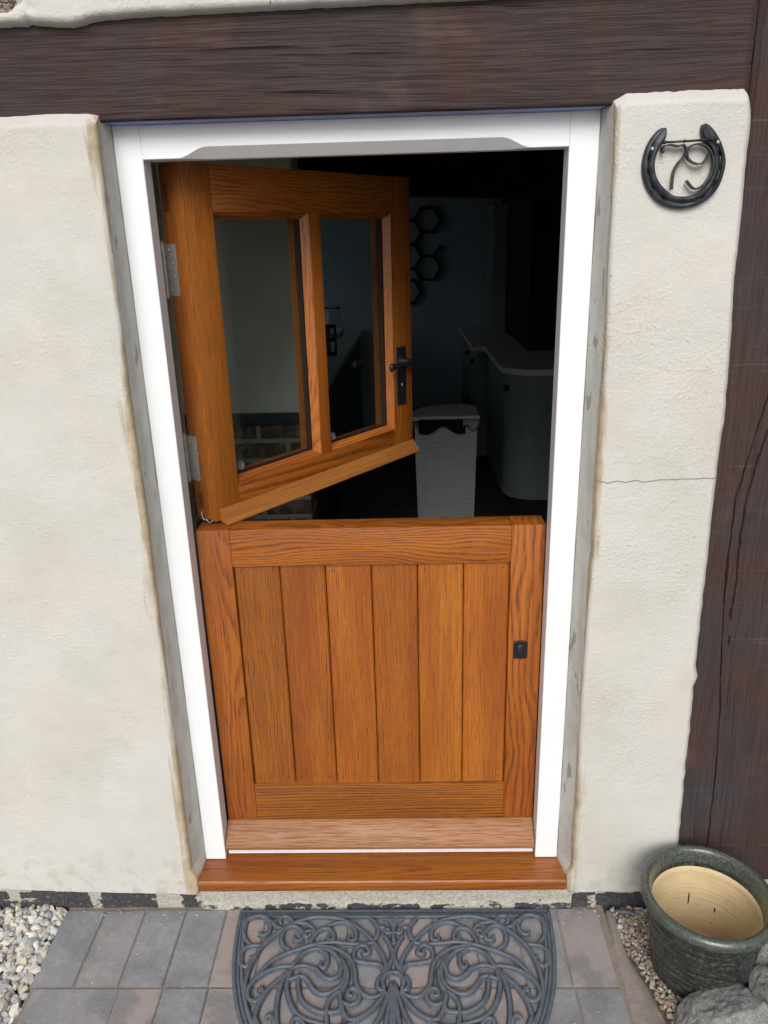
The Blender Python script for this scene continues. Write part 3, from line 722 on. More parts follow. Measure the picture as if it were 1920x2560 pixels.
# handle
def scallop(x0, x1, z0, z1):
    n = 20; P = []
    def edge(t): return .0045*abs(math.sin(t*math.pi*3))+.006*math.exp(-((t-.5)/.2)**2)*0
    for i in range(n+1): t = i/n; P.append((x0+(x1-x0)*t, z1-.004+edge(t)))
    for i in range(n+1): t = 1-i/n; P.append((x0+(x1-x0)*t, z0+.004-edge(t)))
    return P
def handle(side):
    f = -1 if side else 1; y0 = 0 if side else UT
    hx0, hx1, hz0, hz1 = .7885, .8375, .158, .346
    q = scallop(hx0, hx1, hz0, hz1)
    pl2 = up(MB().loft([[(x, y0, z) for x, z in q], [(x, y0+f*.0025, z) for x, z in q], [(.813+(x-.813)*.95, y0+f*.0038, .252+(z-.252)*.985) for x, z in q]]), 'handle_plate', BLACKM, 25)
    m3 = MB(); m3.lathe([(.0001, 0), (.021, 0), (.0205, .004), (.014, .009), (.0115, .016), (.0105, .040), (.0001, .041)], (0, 0, 0), 28, axis='y')
    m3.v = [(.813+v[0], y0+f*v[1], .300+v[2]) for v in m3.v]
    a_ = up(m3, 'spindle_boss', BLACKM, 30); 
    yy = y0+f*.043
    m3 = MB(); m3.tube(cr([(.829, yy-f*.006, .3005), (.816, yy, .3005), (.795, yy+f*.003, .2990), (.765, yy+f*.003, .2965), (.735, yy, .2960), (.716, yy-f*.004, .297)], 6), .0098, 12, .62, up=(0, 1, 0), taper=lambda t: .95-.25*math.sin(t*3.1)+.25*max(0, (t-.75)*4)**2)
    m3.ball((.7135, yy-f*.005, .294), .0105, 3, (.72, .72, 1.25))
    lv = up(m3, 'lever', BLACKM, 60)
    m3 = MB(); m3.ball((.813, y0+f*.0042, .224), .004, 2, (.75, .35, 1.7)); m3.build('keyhole', STEEL if side else BLACKM, None, True).parent = pl2
    for sx, sz in ((.7945, .168), (.8315, .168), (.7945, .336), (.8315, .336)):
        MB().ball((sx, y0+f*.0036, sz), .0028, 2, (1, .5, 1)).build('screw', BLACKM, None, True).parent = pl2
handle(1); handle(0)

# ------------------------------------------------------------ horseshoe number
HS = empty('horseshoe', (1.15, -.081, 1.78)); tag(HS, 'black iron horseshoe house number 79 fixed to the right hand rendered panel', 'house number')
outer = [(1.1029,1.8510),(1.0959,1.8501),(1.0856,1.8417),(1.0730,1.8226),(1.0667,1.8002),(1.0662,1.7775),(1.0715,1.7563),(1.0825,1.7367),(1.0984,1.7207),(1.1182,1.7094),(1.1438,1.7038),(1.1685,1.7061),(1.1905,1.7143),(1.2096,1.7293),(1.2216,1.7502),(1.2271,1.7768),(1.2255,1.7957),(1.2155,1.8203),(1.2009,1.8411),(1.1874,1.8535),(1.1801,1.8559)]
inner = [(1.1060,1.8467),(1.1072,1.8383),(1.1050,1.8291),(1.0960,1.8163),(1.0903,1.7996),(1.0900,1.7806),(1.0974,1.7594),(1.1131,1.7416),(1.1308,1.7295),(1.1498,1.7267),(1.1642,1.7276),(1.1802,1.7330),(1.1931,1.7471),(1.2013,1.7661),(1.2029,1.7850),(1.1993,1.8021),(1.1895,1.8173),(1.1793,1.8270),(1.1748,1.8364),(1.1730,1.8475),(1.1753,1.8544)]
O_, I_ = resample(cr(outer, 5), 90), resample(cr(inner, 5), 90)
def hp(p, y): return (p.x-1.15, y+.081, p.y-1.78)
secs = []
for i in range(90):
    a, b = O_[i], I_[i]; t = i/89; g_ = 1. if .10 < t < .90 else 0.; g_ *= 1 if (abs(t-.5) > .06) else .4
    hole = 1 if any(abs(t-k) < .011 for k in (.16, .235, .31, .385, .60, .68, .755, .83)) else 0
    L_ = lambda s_: a.lerp(b, s_)
    secs.append([hp(L_(0), -.079), hp(L_(0), -.0885), hp(L_(.05), -.0915), hp(L_(.16), -.0935), hp(L_(.30), -.0935), hp(L_(.37), -.0935+.0035*g_+.004*hole), hp(L_(.45), -.0935+.0038*g_+.005*hole),
                 hp(L_(.53), -.094+.001*g_), hp(L_(.75), -.0960), hp(L_(.9), -.0955), hp(L_(.98), -.092), hp(L_(1), -.088), hp(L_(1), -.079)])
autosmooth(MB().loft(secs).build('shoe', IRON, HS), 55)
def h3(pts, y): return [(x-1.15, y+.081, z-1.78) for x, z in pts]
MB().tube(h3([(1.0995, 1.8243), (1.1934, 1.8268)], -.0955), .0022, 8).ball((1.1020-1.15, -.0165, 1.8245-1.78), .0042, 2).ball((1.1925-1.15, -.0165, 1.8268-1.78), .0040, 2).ball((1.1405-1.15, -.0155, .0452), .0034, 2).ball((1.1765-1.15, -.0155, .0462), .0034, 2).build('cross_bar', IRON, HS, True)
def ribbon(pts, name):
    P = cr([Vector(p) for p in pts], 6); secs = []
    for i, p in enumerate(P):
        t = (P[min(i+1, len(P)-1)]-P[max(0, i-1)]).normalized(); n = Vector((-t.y, t.x))*.0015
        secs.append([(p.x+n.x-1.15, -.0185, p.y+n.y-1.78), (p.x+n.x-1.15, -.0060, p.y+n.y-1.78), (p.x-n.x-1.15, -.0060, p.y-n.y-1.78), (p.x-n.x-1.15, -.0185, p.y-n.y-1.78)])
    return autosmooth(MB().loft(secs).build(name, IRON, HS), 40)
ribbon([(1.1040,1.8063),(1.0995,1.8115),(1.1040,1.8179),(1.1160,1.8198),(1.1285,1.8172),(1.1405,1.8188),(1.1466,1.8092),(1.1426,1.7981),(1.1316,1.7851),(1.1251,1.7682),(1.1247,1.7394)], 'numeral')
ribbon([(1.1912,1.8014),(1.1826,1.7875),(1.1686,1.7845),(1.1534,1.7921),(1.1482,1.8035),(1.1531,1.8156),(1.1689,1.8198),(1.1858,1.8137),(1.1979,1.7965),(1.2011,1.7775),(1.1941,1.7567),(1.1813,1.7426),(1.1670,1.7405),(1.1521,1.7550)], 'numeral')
for x, z in ((1.0815, 1.8139), (1.2062, 1.8221)):
    MB().ball((x-1.15, -.0125, z-1.78), .0038, 2, (1, .6, 1)).build('screw', STEEL, HS, True)

# ------------------------------------------------------------ doormat
MATX = .537
DM = empty('doormat', (MATX, -.085, GZ)); tag(DM, 'half round grey rubber doormat of openwork scrolls below the sill', 'doormat')
AX, AB, EX = .432, .55, 2.35
def outl(s_, inset, n=70):
    """right half of the rim from the wall corner to the far tip"""
    P = []
    for i in range(n+1):
        q = i/n*math.pi/2; y = (AB-inset)*math.sin(q)**(2/EX); x = (AX-inset)*math.cos(q)**(2/EX)
        P.append((s_*x, -y))
    return P
def loop(inset):
    r_ = outl(1, inset); l_ = outl(-1, inset)[::-1]
    pts = [(x, min(-inset, y)) for x, y in r_+l_[1:]]
    return pts+[pts[0]]
mb = MB()
for ins, rad, zz in ((.006, .0055, .004), (.0165, .0035, .0048), (.0255, .0052, .0065)):
    mb.tube([(x, y, zz) for x, y in loop(ins)], rad, 8, .75)
pts = loop(.001); pin = loop(.032); vs = [(x, y, .0035) for x, y in pts]+[(x, y, .0035) for x, y in pin]; n = len(pts)
mb.add(vs, [(i, i+1, n+i+1, n+i) for i in range(n-1)])
mb.build('rim', MATR, DM, True)
SC = [[(0.154,-0.202),(0.137,-0.183),(0.126,-0.156),(0.128,-0.125),(0.146,-0.111),(0.170,-0.109),(0.189,-0.122),(0.197,-0.143),(0.193,-0.163),(0.180,-0.172),(0.171,-0.166)],
[(0.185,-0.202),(0.155,-0.205),(0.137,-0.216),(0.130,-0.236),(0.136,-0.258),(0.150,-0.267),(0.161,-0.261),(0.166,-0.248),(0.161,-0.239)],
[(0.203,-0.426),(0.178,-0.384),(0.164,-0.342),(0.161,-0.306),(0.164,-0.267),(0.179,-0.216),(0.205,-0.180),(0.237,-0.150),(0.275,-0.126),(0.317,-0.113),(0.362,-0.115),(0.397,-0.124),(0.434,-0.146),(0.460,-0.168),(0.480,-0.193)],
[(0.181,-0.116),(0.199,-0.129),(0.216,-0.145),(0.235,-0.150)],[(0.258,-0.133),(0.247,-0.115),(0.229,-0.111),(0.220,-0.122),(0.225,-0.134)],
[(0.258,-0.218),(0.239,-0.200),(0.233,-0.177),(0.238,-0.153),(0.257,-0.142),(0.278,-0.152),(0.291,-0.171),(0.285,-0.187),(0.273,-0.190),(0.267,-0.179)],
[(0.267,-0.133),(0.290,-0.133),(0.312,-0.147),(0.321,-0.164)],[(0.319,-0.171),(0.308,-0.158),(0.295,-0.164),(0.298,-0.177),(0.309,-0.171)],
[(0.312,-0.199),(0.318,-0.177),(0.331,-0.157),(0.353,-0.150),(0.370,-0.164),(0.373,-0.184),(0.361,-0.190),(0.357,-0.178)],
[(0.350,-0.147),(0.372,-0.133),(0.398,-0.131),(0.422,-0.144),(0.433,-0.168),(0.429,-0.188),(0.415,-0.188),(0.414,-0.175)],
[(0.173,-0.318),(0.185,-0.295),(0.216,-0.252),(0.249,-0.230),(0.286,-0.214),(0.327,-0.201),(0.368,-0.194),(0.411,-0.198),(0.453,-0.201),(0.480,-0.195)],
[(0.327,-0.204),(0.370,-0.211),(0.399,-0.224),(0.423,-0.246),(0.435,-0.277),(0.440,-0.313),(0.452,-0.336),(0.474,-0.353),(0.497,-0.349),(0.513,-0.339)],
[(0.273,-0.267),(0.289,-0.236),(0.314,-0.217),(0.342,-0.214),(0.371,-0.222),(0.392,-0.246),(0.400,-0.271),(0.391,-0.295),(0.370,-0.302),(0.349,-0.289),(0.334,-0.274),(0.306,-0.264),(0.287,-0.266),(0.272,-0.273)],
[(0.336,-0.214),(0.358,-0.230),(0.362,-0.252),(0.356,-0.271),(0.346,-0.266),(0.346,-0.257)],
[(0.271,-0.267),(0.249,-0.267),(0.220,-0.275),(0.195,-0.292),(0.177,-0.312),(0.171,-0.336),(0.177,-0.356),(0.192,-0.364),(0.206,-0.356),(0.210,-0.339),(0.201,-0.327),(0.201,-0.336)],
[(0.266,-0.277),(0.250,-0.298),(0.227,-0.321),(0.211,-0.350),(0.203,-0.378),(0.201,-0.406),(0.210,-0.435)],
[(0.268,-0.280),(0.254,-0.307),(0.249,-0.342),(0.250,-0.384),(0.261,-0.435),(.285,-.50),(.31,-.55)],
[(0.272,-0.280),(0.266,-0.313),(0.274,-0.348),(0.292,-0.384),(0.315,-0.406),(0.350,-0.419),(0.378,-0.426)],
[(0.270,-0.304),(0.291,-0.295),(0.310,-0.298),(0.326,-0.319),(0.344,-0.339),(0.368,-0.343),(0.393,-0.330),(0.408,-0.307),(0.411,-0.277),(0.399,-0.249)],
[(0.293,-0.293),(0.297,-0.327),(0.309,-0.359),(0.333,-0.381),(0.360,-0.392),(0.385,-0.392),(0.403,-0.387),(0.407,-0.370),(0.402,-0.342),(0.411,-0.322),(0.418,-0.301),(0.416,-0.277),(0.404,-0.252)],
[(.39,-.50),(0.379,-0.435),(0.373,-0.398),(0.373,-0.370),(0.382,-0.351),(0.397,-0.339)],
[(0.412,-0.366),(0.430,-0.373),(0.448,-0.362),(0.450,-0.342),(0.436,-0.328),(0.423,-0.333),(0.422,-0.346),(0.430,-0.349)],
[(0.410,-0.370),(0.414,-0.392),(0.430,-0.411),(0.453,-0.406),(0.480,-0.387),(0.498,-0.365),(0.515,-0.342)],
[(0.478,-0.191),(0.493,-0.211),(0.508,-0.240),(0.515,-0.268),(0.511,-0.283)],[(0.481,-0.190),(0.492,-0.165),(0.488,-0.141),(0.471,-0.116)],[(0.491,-0.154),(0.500,-0.147),(0.512,-0.151)],
[(0.432,-0.246),(0.431,-0.220),(0.448,-0.204),(0.465,-0.211),(0.469,-0.227),(0.458,-0.232),(0.454,-0.221)],
[(0.429,-0.243),(0.442,-0.252),(0.470,-0.257),(0.497,-0.262),(0.511,-0.280),(0.512,-0.295)],
[(0.512,-0.334),(0.507,-0.307),(0.517,-0.288),(0.5335,-0.283)],[(0.501,-0.297),(0.494,-0.313),(0.499,-0.331),(0.510,-0.336)],
[(0.508,-0.118),(0.526,-0.129),(0.533,-0.151),(0.533,-0.188)],[(0.521,-0.113),(0.530,-0.125),(0.533,-0.155)],[(0.526,-0.165),(0.515,-0.166),(0.512,-0.154),(0.520,-0.156)],
[(0.509,-0.175),(0.522,-0.198),(0.532,-0.234),(0.523,-0.262),(0.518,-0.283)],
[(0.531,-0.313),(0.518,-0.356),(0.504,-0.398),(0.485,-0.435),(.46,-.50),(.42,-.56)],[(0.532,-0.322),(0.525,-0.370),(0.515,-0.435),(.50,-.52),(.48,-.59)],[(0.533,-0.331),(0.531,-0.370),(0.530,-0.435),(.53,-.60)],
[(0.227,-0.406),(0.235,-0.400),(0.246,-0.408),(0.253,-0.426)],[(0.292,-0.425),(0.295,-0.410),(0.310,-0.409),(0.324,-0.425)],[(.26,-.50),(0.314,-0.435),(0.351,-0.428),(0.389,-0.431),(0.426,-0.425),(0.453,-0.406)],
[(.23,-.46),(.27,-.52),(.33,-.56),(.40,-.53),(.45,-.48),(.49,-.45)],[(.20,-.40),(.24,-.47),(.30,-.52)],[(.35,-.60),(.36,-.56),(.40,-.54),(.43,-.57),(.41,-.59)]]
mb = MB(); mf = MB()
for i, s_ in enumerate(SC):
    for sg in (1, -1):
        P = [((x-.5335)*sg, y+.085, .0072+.0004*(i % 3)) for x, y in s_]
        Q = cr(P, 5); L_ = len(Q)
        mb.tube(Q, .0060, 8, .85, taper=lambda t: 1-.25*abs(2*t-1)**3)
        mb.ball(Q[-1], .0058, 1, (1, 1, .9)); mb.ball(Q[0], .0050, 1, (1, 1, .9))
        # thin flashing skirt along the foot of each rib
        mb.tube([(p.x, p.y, .0022) for p in Q], .0080, 6, .16)
mb.build('scrollwork', MATR, DM, True)

# ------------------------------------------------------------ pot
PT = empty('plant_pot', (1.310, -.266, -.122)); tag(PT, 'empty dark green glazed plant pot with a yellow clay inside, beside the post', 'plant pot')
def gr(z): return .0009*math.sin(z*330)+.0008*math.sin(z*537+1)
prof = [(.0001, .0), (.100, 0), (.106, .004)]+[(.106+.031*((z-.004)/.222)**.8+1.6*gr(z), z) for z in [.008+.0045*i for i in range(48)]]
prof += [(.139, .226), (.141, .232), (.149, .236), (.156, .243), (.1585, .251), (.1580, .259), (.1535, .266), (.147, .269), (.141, .268), (.136, .263), (.1335, .255), (.1325, .245), (.1300, .228), (.1275, .220)]
m2 = MB(); m2.loft([[(r*math.cos(2*math.pi*k/96), r*math.sin(2*math.pi*k/96), z) for k in range(96)] for r, z in prof], cap=False)
m2.build('pot_body', GLAZE, PT, True, fix=True)
cp = [(.1275, .2205), (.1240, .215)]+[(.124-.022*(1-z/.21)+.0007*math.sin(z*420), z) for z in [.205-.006*i for i in range(31)]]+[(.096, .020), (.085, .016), (.0001, .0155)]
c_ = MB(); sec = []
for r, z in cp: sec.append([(r*math.cos(2*math.pi*k/96), r*math.sin(2*math.pi*k/96), z) for k in range(96)])
c_.loft(sec, cap=False); cl_ = c_.build('pot_inside', CLAY, PT, True)
HOLE = plain('drain_hole_shadow', (.035, .012, .008), .9, .2)
for x, y, z, l in ((.0067, .1138, .1245, .0215), (.0671, .0898, .110, .0095)):
    m2 = MB().ball((x, y, z), .0021, 2, (.9, .9, l/.0021)); m2.build('drain_hole', HOLE, PT, True)

# ------------------------------------------------------------ rocks
def rock(c, size, seed, rz, label):
    rg = random.Random(seed); bm = bmesh.new(); bmesh.ops.create_icosphere(bm, subdivisions=6, radius=1)
    PN = []
    for i in range(15):
        q = 1-2*(i+.5)/15; f_ = i*2.39996+seed; h_ = math.sqrt(1-q*q)
        PN.append((Vector((h_*math.cos(f_)+rg.uniform(-.35, .35), h_*math.sin(f_)+rg.uniform(-.35, .35), q+rg.uniform(-.3, .3))).normalized(), rg.uniform(.66, .95)))
    for v in bm.verts:
        d = v.co.normalized(); acc = 0
        for n_, h_ in PN:
            c_ = n_.dot(d)
            if c_ > .05: acc += (c_/h_)**46
        p = d*acc**(-1/46); p = Vector((p.x*size[0], p.y*size[1], p.z*size[2]))
        v.co = p+d*(.0065*nz(p.x*24+seed, p.y*24, p.z*24)+.003*nz(p.x*75, p.y*75+seed, p.z*75)+.0012*nz(p.x*190, p.y*190+seed, p.z*190))
    me = bpy.data.meshes.new('rock'); bm.to_mesh(me); bm.free(); me.materials.append(ROCK)
    o = bpy.data.objects.new('rock', me); o.location = c; o.rotation_euler = (rg.uniform(-.2, .2), rg.uniform(-.2, .2), rz); link(o); autosmooth(o, 50)
    tag(o, label, 'rock', 'granite rocks beside the pot'); return o
rock((1.315, -.452, -.085), (.125, .10, .085), 3, .3, 'angular grey granite rock leaning on the front of the pot')
rock((1.468, -.395, -.080), (.095, .095, .085), 8, 1.1, 'rough grey granite rock right of the pot, behind the front one')
rock((1.510, -.285, -.045), (.085, .085, .105), 21, .5, 'upright grey rock at the right edge, level with the side of the pot')
rock((1.535, -.500, -.085), (.085, .085, .07), 14, 2., 'pale grey rock in the bottom right corner')
# dry leaf
LF = plain('dry_leaf', (.23, .165, .125), .8, .3, 60)
vs, fs = [], []
cl = cr([(1.452, -.072, .048), (1.463, -.080, .022), (1.487, -.088, -.012), (1.517, -.095, -.040)], 6)
for i, p in enumerate(cl):
    wd = .0045+.0045*math.sin(i/len(cl)*3)+.0016*nz(i*.9)
    vs += [(p.x-wd, p.y+.003, p.z-.002), (p.x, p.y-.002, p.z), (p.x+wd, p.y+.004, p.z+.003), (p.x, p.y+.0005, p.z-.001)]
n = len(cl)
for i in range(n-1):
    for j in range(4): fs.append((i*4+j, i*4+(j+1) % 4, (i+1)*4+(j+1) % 4, (i+1)*4+j))
o = mesh('dry_leaf', vs, fs, LF, smooth=True); tag(o, 'curled brown dry leaf resting against the foot of the dark post', 'leaf')
# scrap of grey pipe by the plinth
o = MB().tube(cr([(1.145, -.088, -.112), (1.165, -.090, -.106), (1.19, -.094, -.106), (1.215, -.100, -.112)], 5), .007, 10, .7, taper=lambda t: .6+.6*math.sin(t*3.14)).build('slate_sliver', plain('slate', (.09, .10, .12), .6, .3), None, True)
tag(o, 'thin grey slate sliver lying at the plinth left of the pot', 'slate')

# ------------------------------------------------------------ room behind
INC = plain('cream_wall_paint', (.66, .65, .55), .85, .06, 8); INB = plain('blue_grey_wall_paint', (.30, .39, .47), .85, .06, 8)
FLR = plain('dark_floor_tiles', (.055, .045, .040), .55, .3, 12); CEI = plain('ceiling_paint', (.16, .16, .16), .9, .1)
YI, YB, XL, XR, ZC, ZF = .30, 5.42, -1.25, 2.30, 2.20, -.012
def slab(name, x0, x1, y0, y1, z0, z1, mat): return tag(MB().box(x0, x1, y0, y1, z0, z1, 0).build(name, mat), kind='structure')
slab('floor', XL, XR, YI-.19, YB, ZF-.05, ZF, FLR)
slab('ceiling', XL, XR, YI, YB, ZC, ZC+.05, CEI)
def wall(x0, x1, y0, y1, z0, z1, mat, label): o = MB().box(x0, x1, y0, y1, z0, z1, 0).build('interior_wall', mat); return tag(o, label, 'wall')
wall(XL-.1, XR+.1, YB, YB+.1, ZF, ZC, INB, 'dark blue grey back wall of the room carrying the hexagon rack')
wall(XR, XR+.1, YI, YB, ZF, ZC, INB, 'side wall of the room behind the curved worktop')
# left side wall with two unseen openings, added to let skylight into the room
o = MB().box(XL-.1, XL, YI, .42, ZF, ZC, 0).box(XL-.1, XL, 1.25, 3.3, ZF, ZC, 0).box(XL-.1, XL, .42, 1.25, ZF, .85, 0).box(XL-.1, XL, .42, 1.25, 2.0, ZC, 0).box(XL-.1, XL, 4.9, YB, ZF, ZC, 0).box(XL-.1, XL, 3.3, 4.9, ZF, .95, 0).box(XL-.1, XL, 3.3, 4.9, 1.95, ZC, 0).build('interior_wall', INC)
tag(o, 'cream side wall of the room above the light worktop', 'wall')
# front wall inside face, around the doorway
o = MB().box(XL, -.004, .125, YI, ZF-.3, ZC+.4, 0).box(1.004, XR, .125, YI, ZF-.3, ZC+.4, 0).box(-.004, 1.004, .125, YI, 1.93, ZC+.4, 0).build('interior_wall', INC)
tag(o, 'thickness of the front wall seen beside the open door leaf', 'wall')
# cream stub wall with a brick foot
def brickm():
    g = G('old_brick'); x, y, z = g.sep(g.co)
    d = g.n('ShaderNodeTexBrick', {'Vector': g.comb(x, z, 0), 'Color1': (.11, .055, .045, 1), 'Color2': (.07, .058, .055, 1), 'Mortar': (.30, .29, .25, 1), 'Scale': 1, 'Mortar Size': .012, 'Mortar Smooth': .3, 'Brick Width': .235, 'Row Height': .082, 'Bias': 0.})
    n = g.noise(g.co, 22, 4, .7); c = g.mix(g.math('MULTIPLY', g.sm(n, .45, .65), .6), d.outputs[0], (.28, .26, .22))
    return g.done(c, .9, g.bump(g.math('ADD', n, g.math('MULTIPLY', d.outputs[1], -.8)), .008, .9))
SW = MB().box(XL, .2, 1.3, 1.5, 1.016, ZC, .006).build('interior_wall', INC); tag(SW, 'short cream wall seen through the left pane, standing on old brick', 'wall')
MB().box(XL, .197, 1.305, 1.495, ZF, .965, .004).build('brick_foot', brickm(), SW)
MB().box(XL, .198, 1.298, 1.497, .9655, 1.0155, .004).build('brick_course', plain('blue_brick', (.028, .038, .055), .5, .3), SW)
# ceiling beam
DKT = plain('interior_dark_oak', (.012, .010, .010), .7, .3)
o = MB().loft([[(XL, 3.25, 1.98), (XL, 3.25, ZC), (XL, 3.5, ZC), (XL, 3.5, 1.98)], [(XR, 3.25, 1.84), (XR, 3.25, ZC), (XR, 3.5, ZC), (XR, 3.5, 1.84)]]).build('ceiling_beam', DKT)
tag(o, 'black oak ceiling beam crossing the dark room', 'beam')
# hexagon rack
HX = empty('hexagon_rack', (.82, 5.40, 1.6)); tag(HX, 'black hexagon wall rack on the back wall beside the door edge', 'wall rack')
rad = .117
cells = [(0.004, -.187), (0.006, .205), (-.172, .400), (-.172, .008), (-.172, -.385), (0.006, .598-.196*1)]
def hexbars(pts, parent):
    m2 = MB()
    for (x0, z0), (x1, z1) in zip(pts, pts[1:]):
        d = Vector((x1-x0, z1-z0)).normalized(); n_ = Vector((-d.y, d.x))*.009; e_ = d*.004
        q = [(x0-e_.x+n_.x, z0-e_.y+n_.y), (x1+e_.x+n_.x, z1+e_.y+n_.y), (x1+e_.x-n_.x, z1+e_.y-n_.y), (x0-e_.x-n_.x, z0-e_.y-n_.y)]
        m2.prism(q, 'y', -.022, .016)
    m2.build('hexagon_cell', HEXM, parent)
HEXM = plain('flat_black_steel', (.003, .003, .004), .8, .2); rad = .1135
def hv(cx_, cz_, ks): return [(cx_+rad*math.cos(R(60*k)), cz_+rad*math.sin(R(60*k))) for k in ks]
hexbars(hv(.004, .207, range(7)), HX); hexbars(hv(.004, -.187, range(7)), HX)
hexbars(hv(.004, .010, (2, 3, 4)), HX); hexbars(hv(.004, .010, (5, 5.85)), HX)
for zc in (.305, .108, -.089): hexbars(hv(-.172, zc, (1, 2, 3, 4, 5)), HX)
hexbars(hv(-.172, -.385, (1, 0, -1, -2, -3, -4, -5)), HX)
# right hand units with the curved worktop
CAB = plain('sage_cabinet_paint', (.20, .27, .255), .5, .05); WT = plain('pale_worktop', (.66, .68, .66), .4, .08)
KU = empty('kitchen_unit', (1.6, 3.4, ZF)); tag(KU, 'sage green curved kitchen unit with a pale worktop on the right', 'kitchen unit')
def wpoly(ins):
    arc = []
    for k in range(9):
        q = R(180+90*k/8*.999); arc.append((1.42+(.225-ins)*math.cos(q)*1., 3.14+(.225-ins)*math.sin(q)))
    return [(1.105+ins, 5.40), (1.105+ins, 4.00-ins*.5), (1.195+ins, 4.05)]+[(1.195+ins, 3.20)]+arc[1:]+[(2.25, 2.915+ins), (2.25, 5.40)]
def kp(mb, name, mat): o = mb.build(name, mat); o.location = (-1.6, -3.4, -ZF); o.parent = KU; return o
kp(MB().prism(wpoly(0), 'z', .865, .90), 'worktop', WT)
kp(MB().prism(wpoly(.03), 'z', .07, .864), 'cabinet', CAB)
kp(MB().prism(wpoly(.08), 'z', ZF, .0695), 'kick_board', DKT)
for x, y, z in ((1.235, 3.02, .78), (1.125, 4.6, .78), (1.125, 4.15, .78), (1.125, 4.6, .40)): kp(MB().ball((x-.012, y-.012, z), .021, 2), 'knob', BLACKM)
TC = empty('tall_cabinet', (1.9, 4.5, .9)); tag(TC, 'tall dark cabinet standing on the right hand worktop', 'cabinet')
def tp(mb, name, mat): o = mb.build(name, mat); o.location = (-1.9, -4.5, -.9); o.parent = TC; return o
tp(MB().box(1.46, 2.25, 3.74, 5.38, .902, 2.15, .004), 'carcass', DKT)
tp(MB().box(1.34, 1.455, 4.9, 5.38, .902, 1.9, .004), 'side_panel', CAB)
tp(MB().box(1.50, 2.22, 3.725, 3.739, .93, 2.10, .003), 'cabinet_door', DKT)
# left hand worktop with jug and rack
LU = empty('kitchen_unit', (-.3, 4, ZF)); tag(LU, 'low unit with a pale worktop glimpsed through the right pane', 'kitchen unit')
def qp(mb, name, mat): o = mb.build(name, mat); o.location = (.3, -4, -ZF); o.parent = LU; return o
qp(MB().prism([(XL+.01, 2.6), (.165, 2.6), (.225, 5.0), (.235, 5.40), (XL+.01, 5.40)], 'z', .865, .90), 'worktop', WT)
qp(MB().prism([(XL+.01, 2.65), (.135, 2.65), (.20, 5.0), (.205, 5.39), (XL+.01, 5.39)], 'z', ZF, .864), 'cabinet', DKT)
g = G('jug_glass'); JG = g.done((.9, .95, .95), .03, Transmission_Weight=1., IOR=1.4)
JU = empty('glass_jug', (.02, 4.75, .9006)); tag(JU, 'clear glass jug standing on the worktop behind the right pane', 'jug')
MB().lathe([(.0001, 0), (.06, 0), (.085, .03), (.095, .09), (.085, .15), (.065, .19), (.062, .23), (.070, .25), (.067, .25), (.058, .23), (.061, .19), (.081, .15), (.091, .09), (.081, .033), (.0001, .008)], n=32).build('jug_body', JG, JU, True)
MB().tube(cr([(.065, 0, .225), (.12, 0, .215), (.145, 0, .16), (.13, 0, .10), (.090, 0, .075)], 5), .008, 8, up=(0, 1, 0)).build('jug_handle', JG, JU, True)
BR = empty('bottle_rack', (.085, 3.75, .9006)); tag(BR, 'small black rack with two openings standing on the worktop edge', 'rack')
m2 = MB()
for z in (0, .095, .19): m2.box(-.045, .045, -.03, .03, z, z+.022, .006)
for x in (-.045, .030): m2.box(x, x+.015, -.029, .029, .01, .205, .004)
m2.build('rack_frame', DKT, BR)
m2 = MB().box(-.029, .005, -.01, .01, .024, .093, .003).box(-.029, .005, -.01, .01, .119, .188, .003); m2.build('rack_lining', plain('grey_tin', (.18, .18, .17), .5), BR)
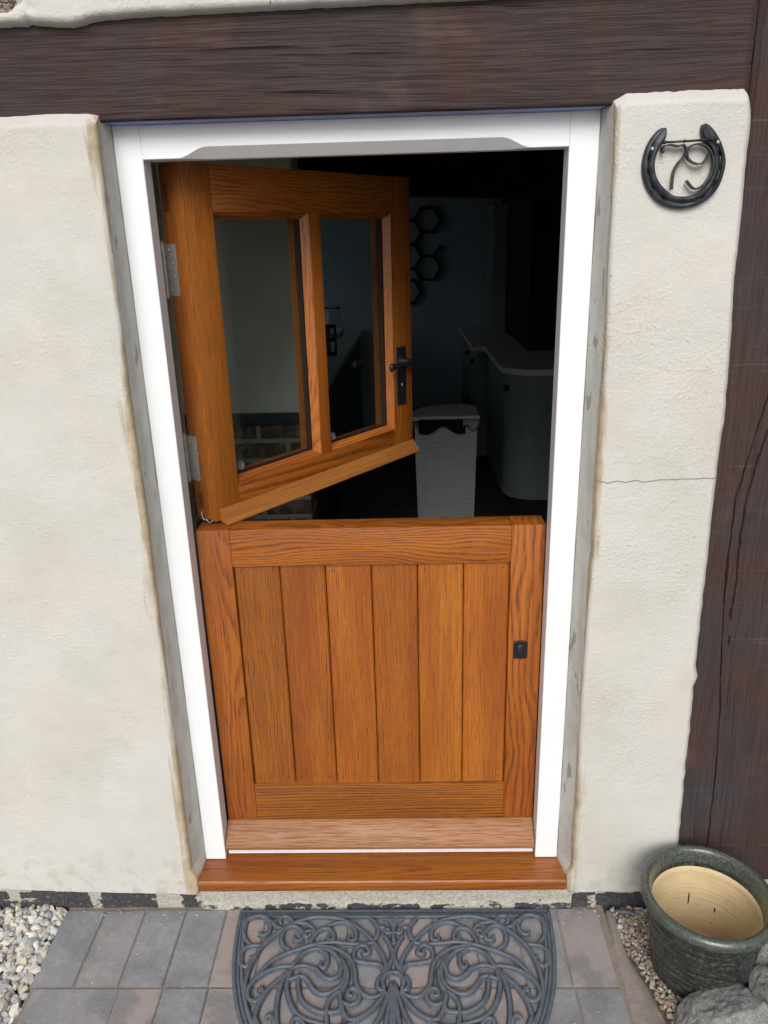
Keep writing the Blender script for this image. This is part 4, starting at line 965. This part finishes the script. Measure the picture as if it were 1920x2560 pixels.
# laundry basket
def weave():
    g = G('painted_wicker'); x, y, z = g.sep(g.co); u = g.math('ADD', x, g.math('MULTIPLY', y, 1.0))
    d = g.n('ShaderNodeTexBrick', {'Vector': g.comb(u, z, 0), 'Color1': (.70, .74, .77, 1), 'Color2': (.62, .66, .69, 1), 'Mortar': (.26, .28, .31, 1), 'Scale': 1, 'Mortar Size': .0016, 'Mortar Smooth': .9, 'Brick Width': .044, 'Row Height': .0135})
    wv = g.math('SINE', g.math('MULTIPLY', u, 120.7))
    return g.done(d.outputs[0], .6, g.bump(g.math('SUBTRACT', g.math('MULTIPLY', wv, .25), d.outputs[1]), .006, .8))
WV = weave(); LB = empty('laundry_basket', (.845, 3.02, ZF)); tag(LB, 'white woven laundry basket with its lid shut over clothes', 'laundry basket')
def bpoly(w_, s_=1.):
    arc = [(-w_+.0, .02)]+[(-w_+w_*2*.75*math.sin(R(90*k/8)), .02+.33*(1-math.cos(R(90*k/8)))*1.) for k in range(1, 9)][:0]
    return [(-w_, -.16), (w_, -.16), (w_, .12), (w_-.06, .19), (-.02, .19), (-w_+.05, .10), (-w_, -.02)]
b0, b1 = bpoly(.176), bpoly(.190)
secs = [[(x, y, z) for x, y in [(p[0]+(q[0]-p[0])*t, p[1]+(q[1]-p[1])*t) for p, q in zip(b0, b1)]] for t, z in ((0, .003), (.5, .28), (1, .585))]
MB().loft(secs).build('basket_body', WV, LB)
lid = [(p[0]*1.07, p[1]*1.05) for p in b1]
MB().loft([[(x, y, .632) for x, y in lid], [(x, y, .652) for x, y in lid], [(x*.97, y*.97, .657) for x, y in lid]]).build('lid', plain('painted_wood_lid', (.62, .64, .65), .6, .1), LB)
def cloth(name, x0, x1, dep, mat, label, seed):
    vs, fs = [], []; n_ = 22
    for i in range(n_+1):
        x = x0+(x1-x0)*i/n_; dd = dep*(.15+.85*abs(math.sin(i*.19+seed)))
        for j in range(6): t = j/5; vs.append((x, -.205-.012*math.sin(t*3)+.004*nz(i*.5, j, seed), .634-dd*t)) 
        vs.append((x, -.150, .634))
    for i in range(n_):
        for j in range(6): a = i*7+(j if j < 5 else 0); 
        for j in range(5): fs.append((i*7+j, (i+1)*7+j, (i+1)*7+j+1, i*7+j+1))
        fs.append((i*7, i*7+6, (i+1)*7+6, (i+1)*7))
    o = mesh(name, [(v[0]+.845, v[1]+3.02, v[2]+ZF) for v in vs], fs, mat, smooth=True); o.modifiers.new('thick', 'SOLIDIFY').thickness = .006; tag(o, label, 'clothes'); return o
cloth('clothes', -.165, .115, .075, plain('black_cloth', (.006, .006, .012), .9, .2), 'dark clothing hanging out under the basket lid', 1)
o = cloth('clothes', .10, .195, .06, plain('pale_cloth', (.34, .36, .42), .9, .1), 'pale shirt sleeve hanging over the right end of the basket', 2)
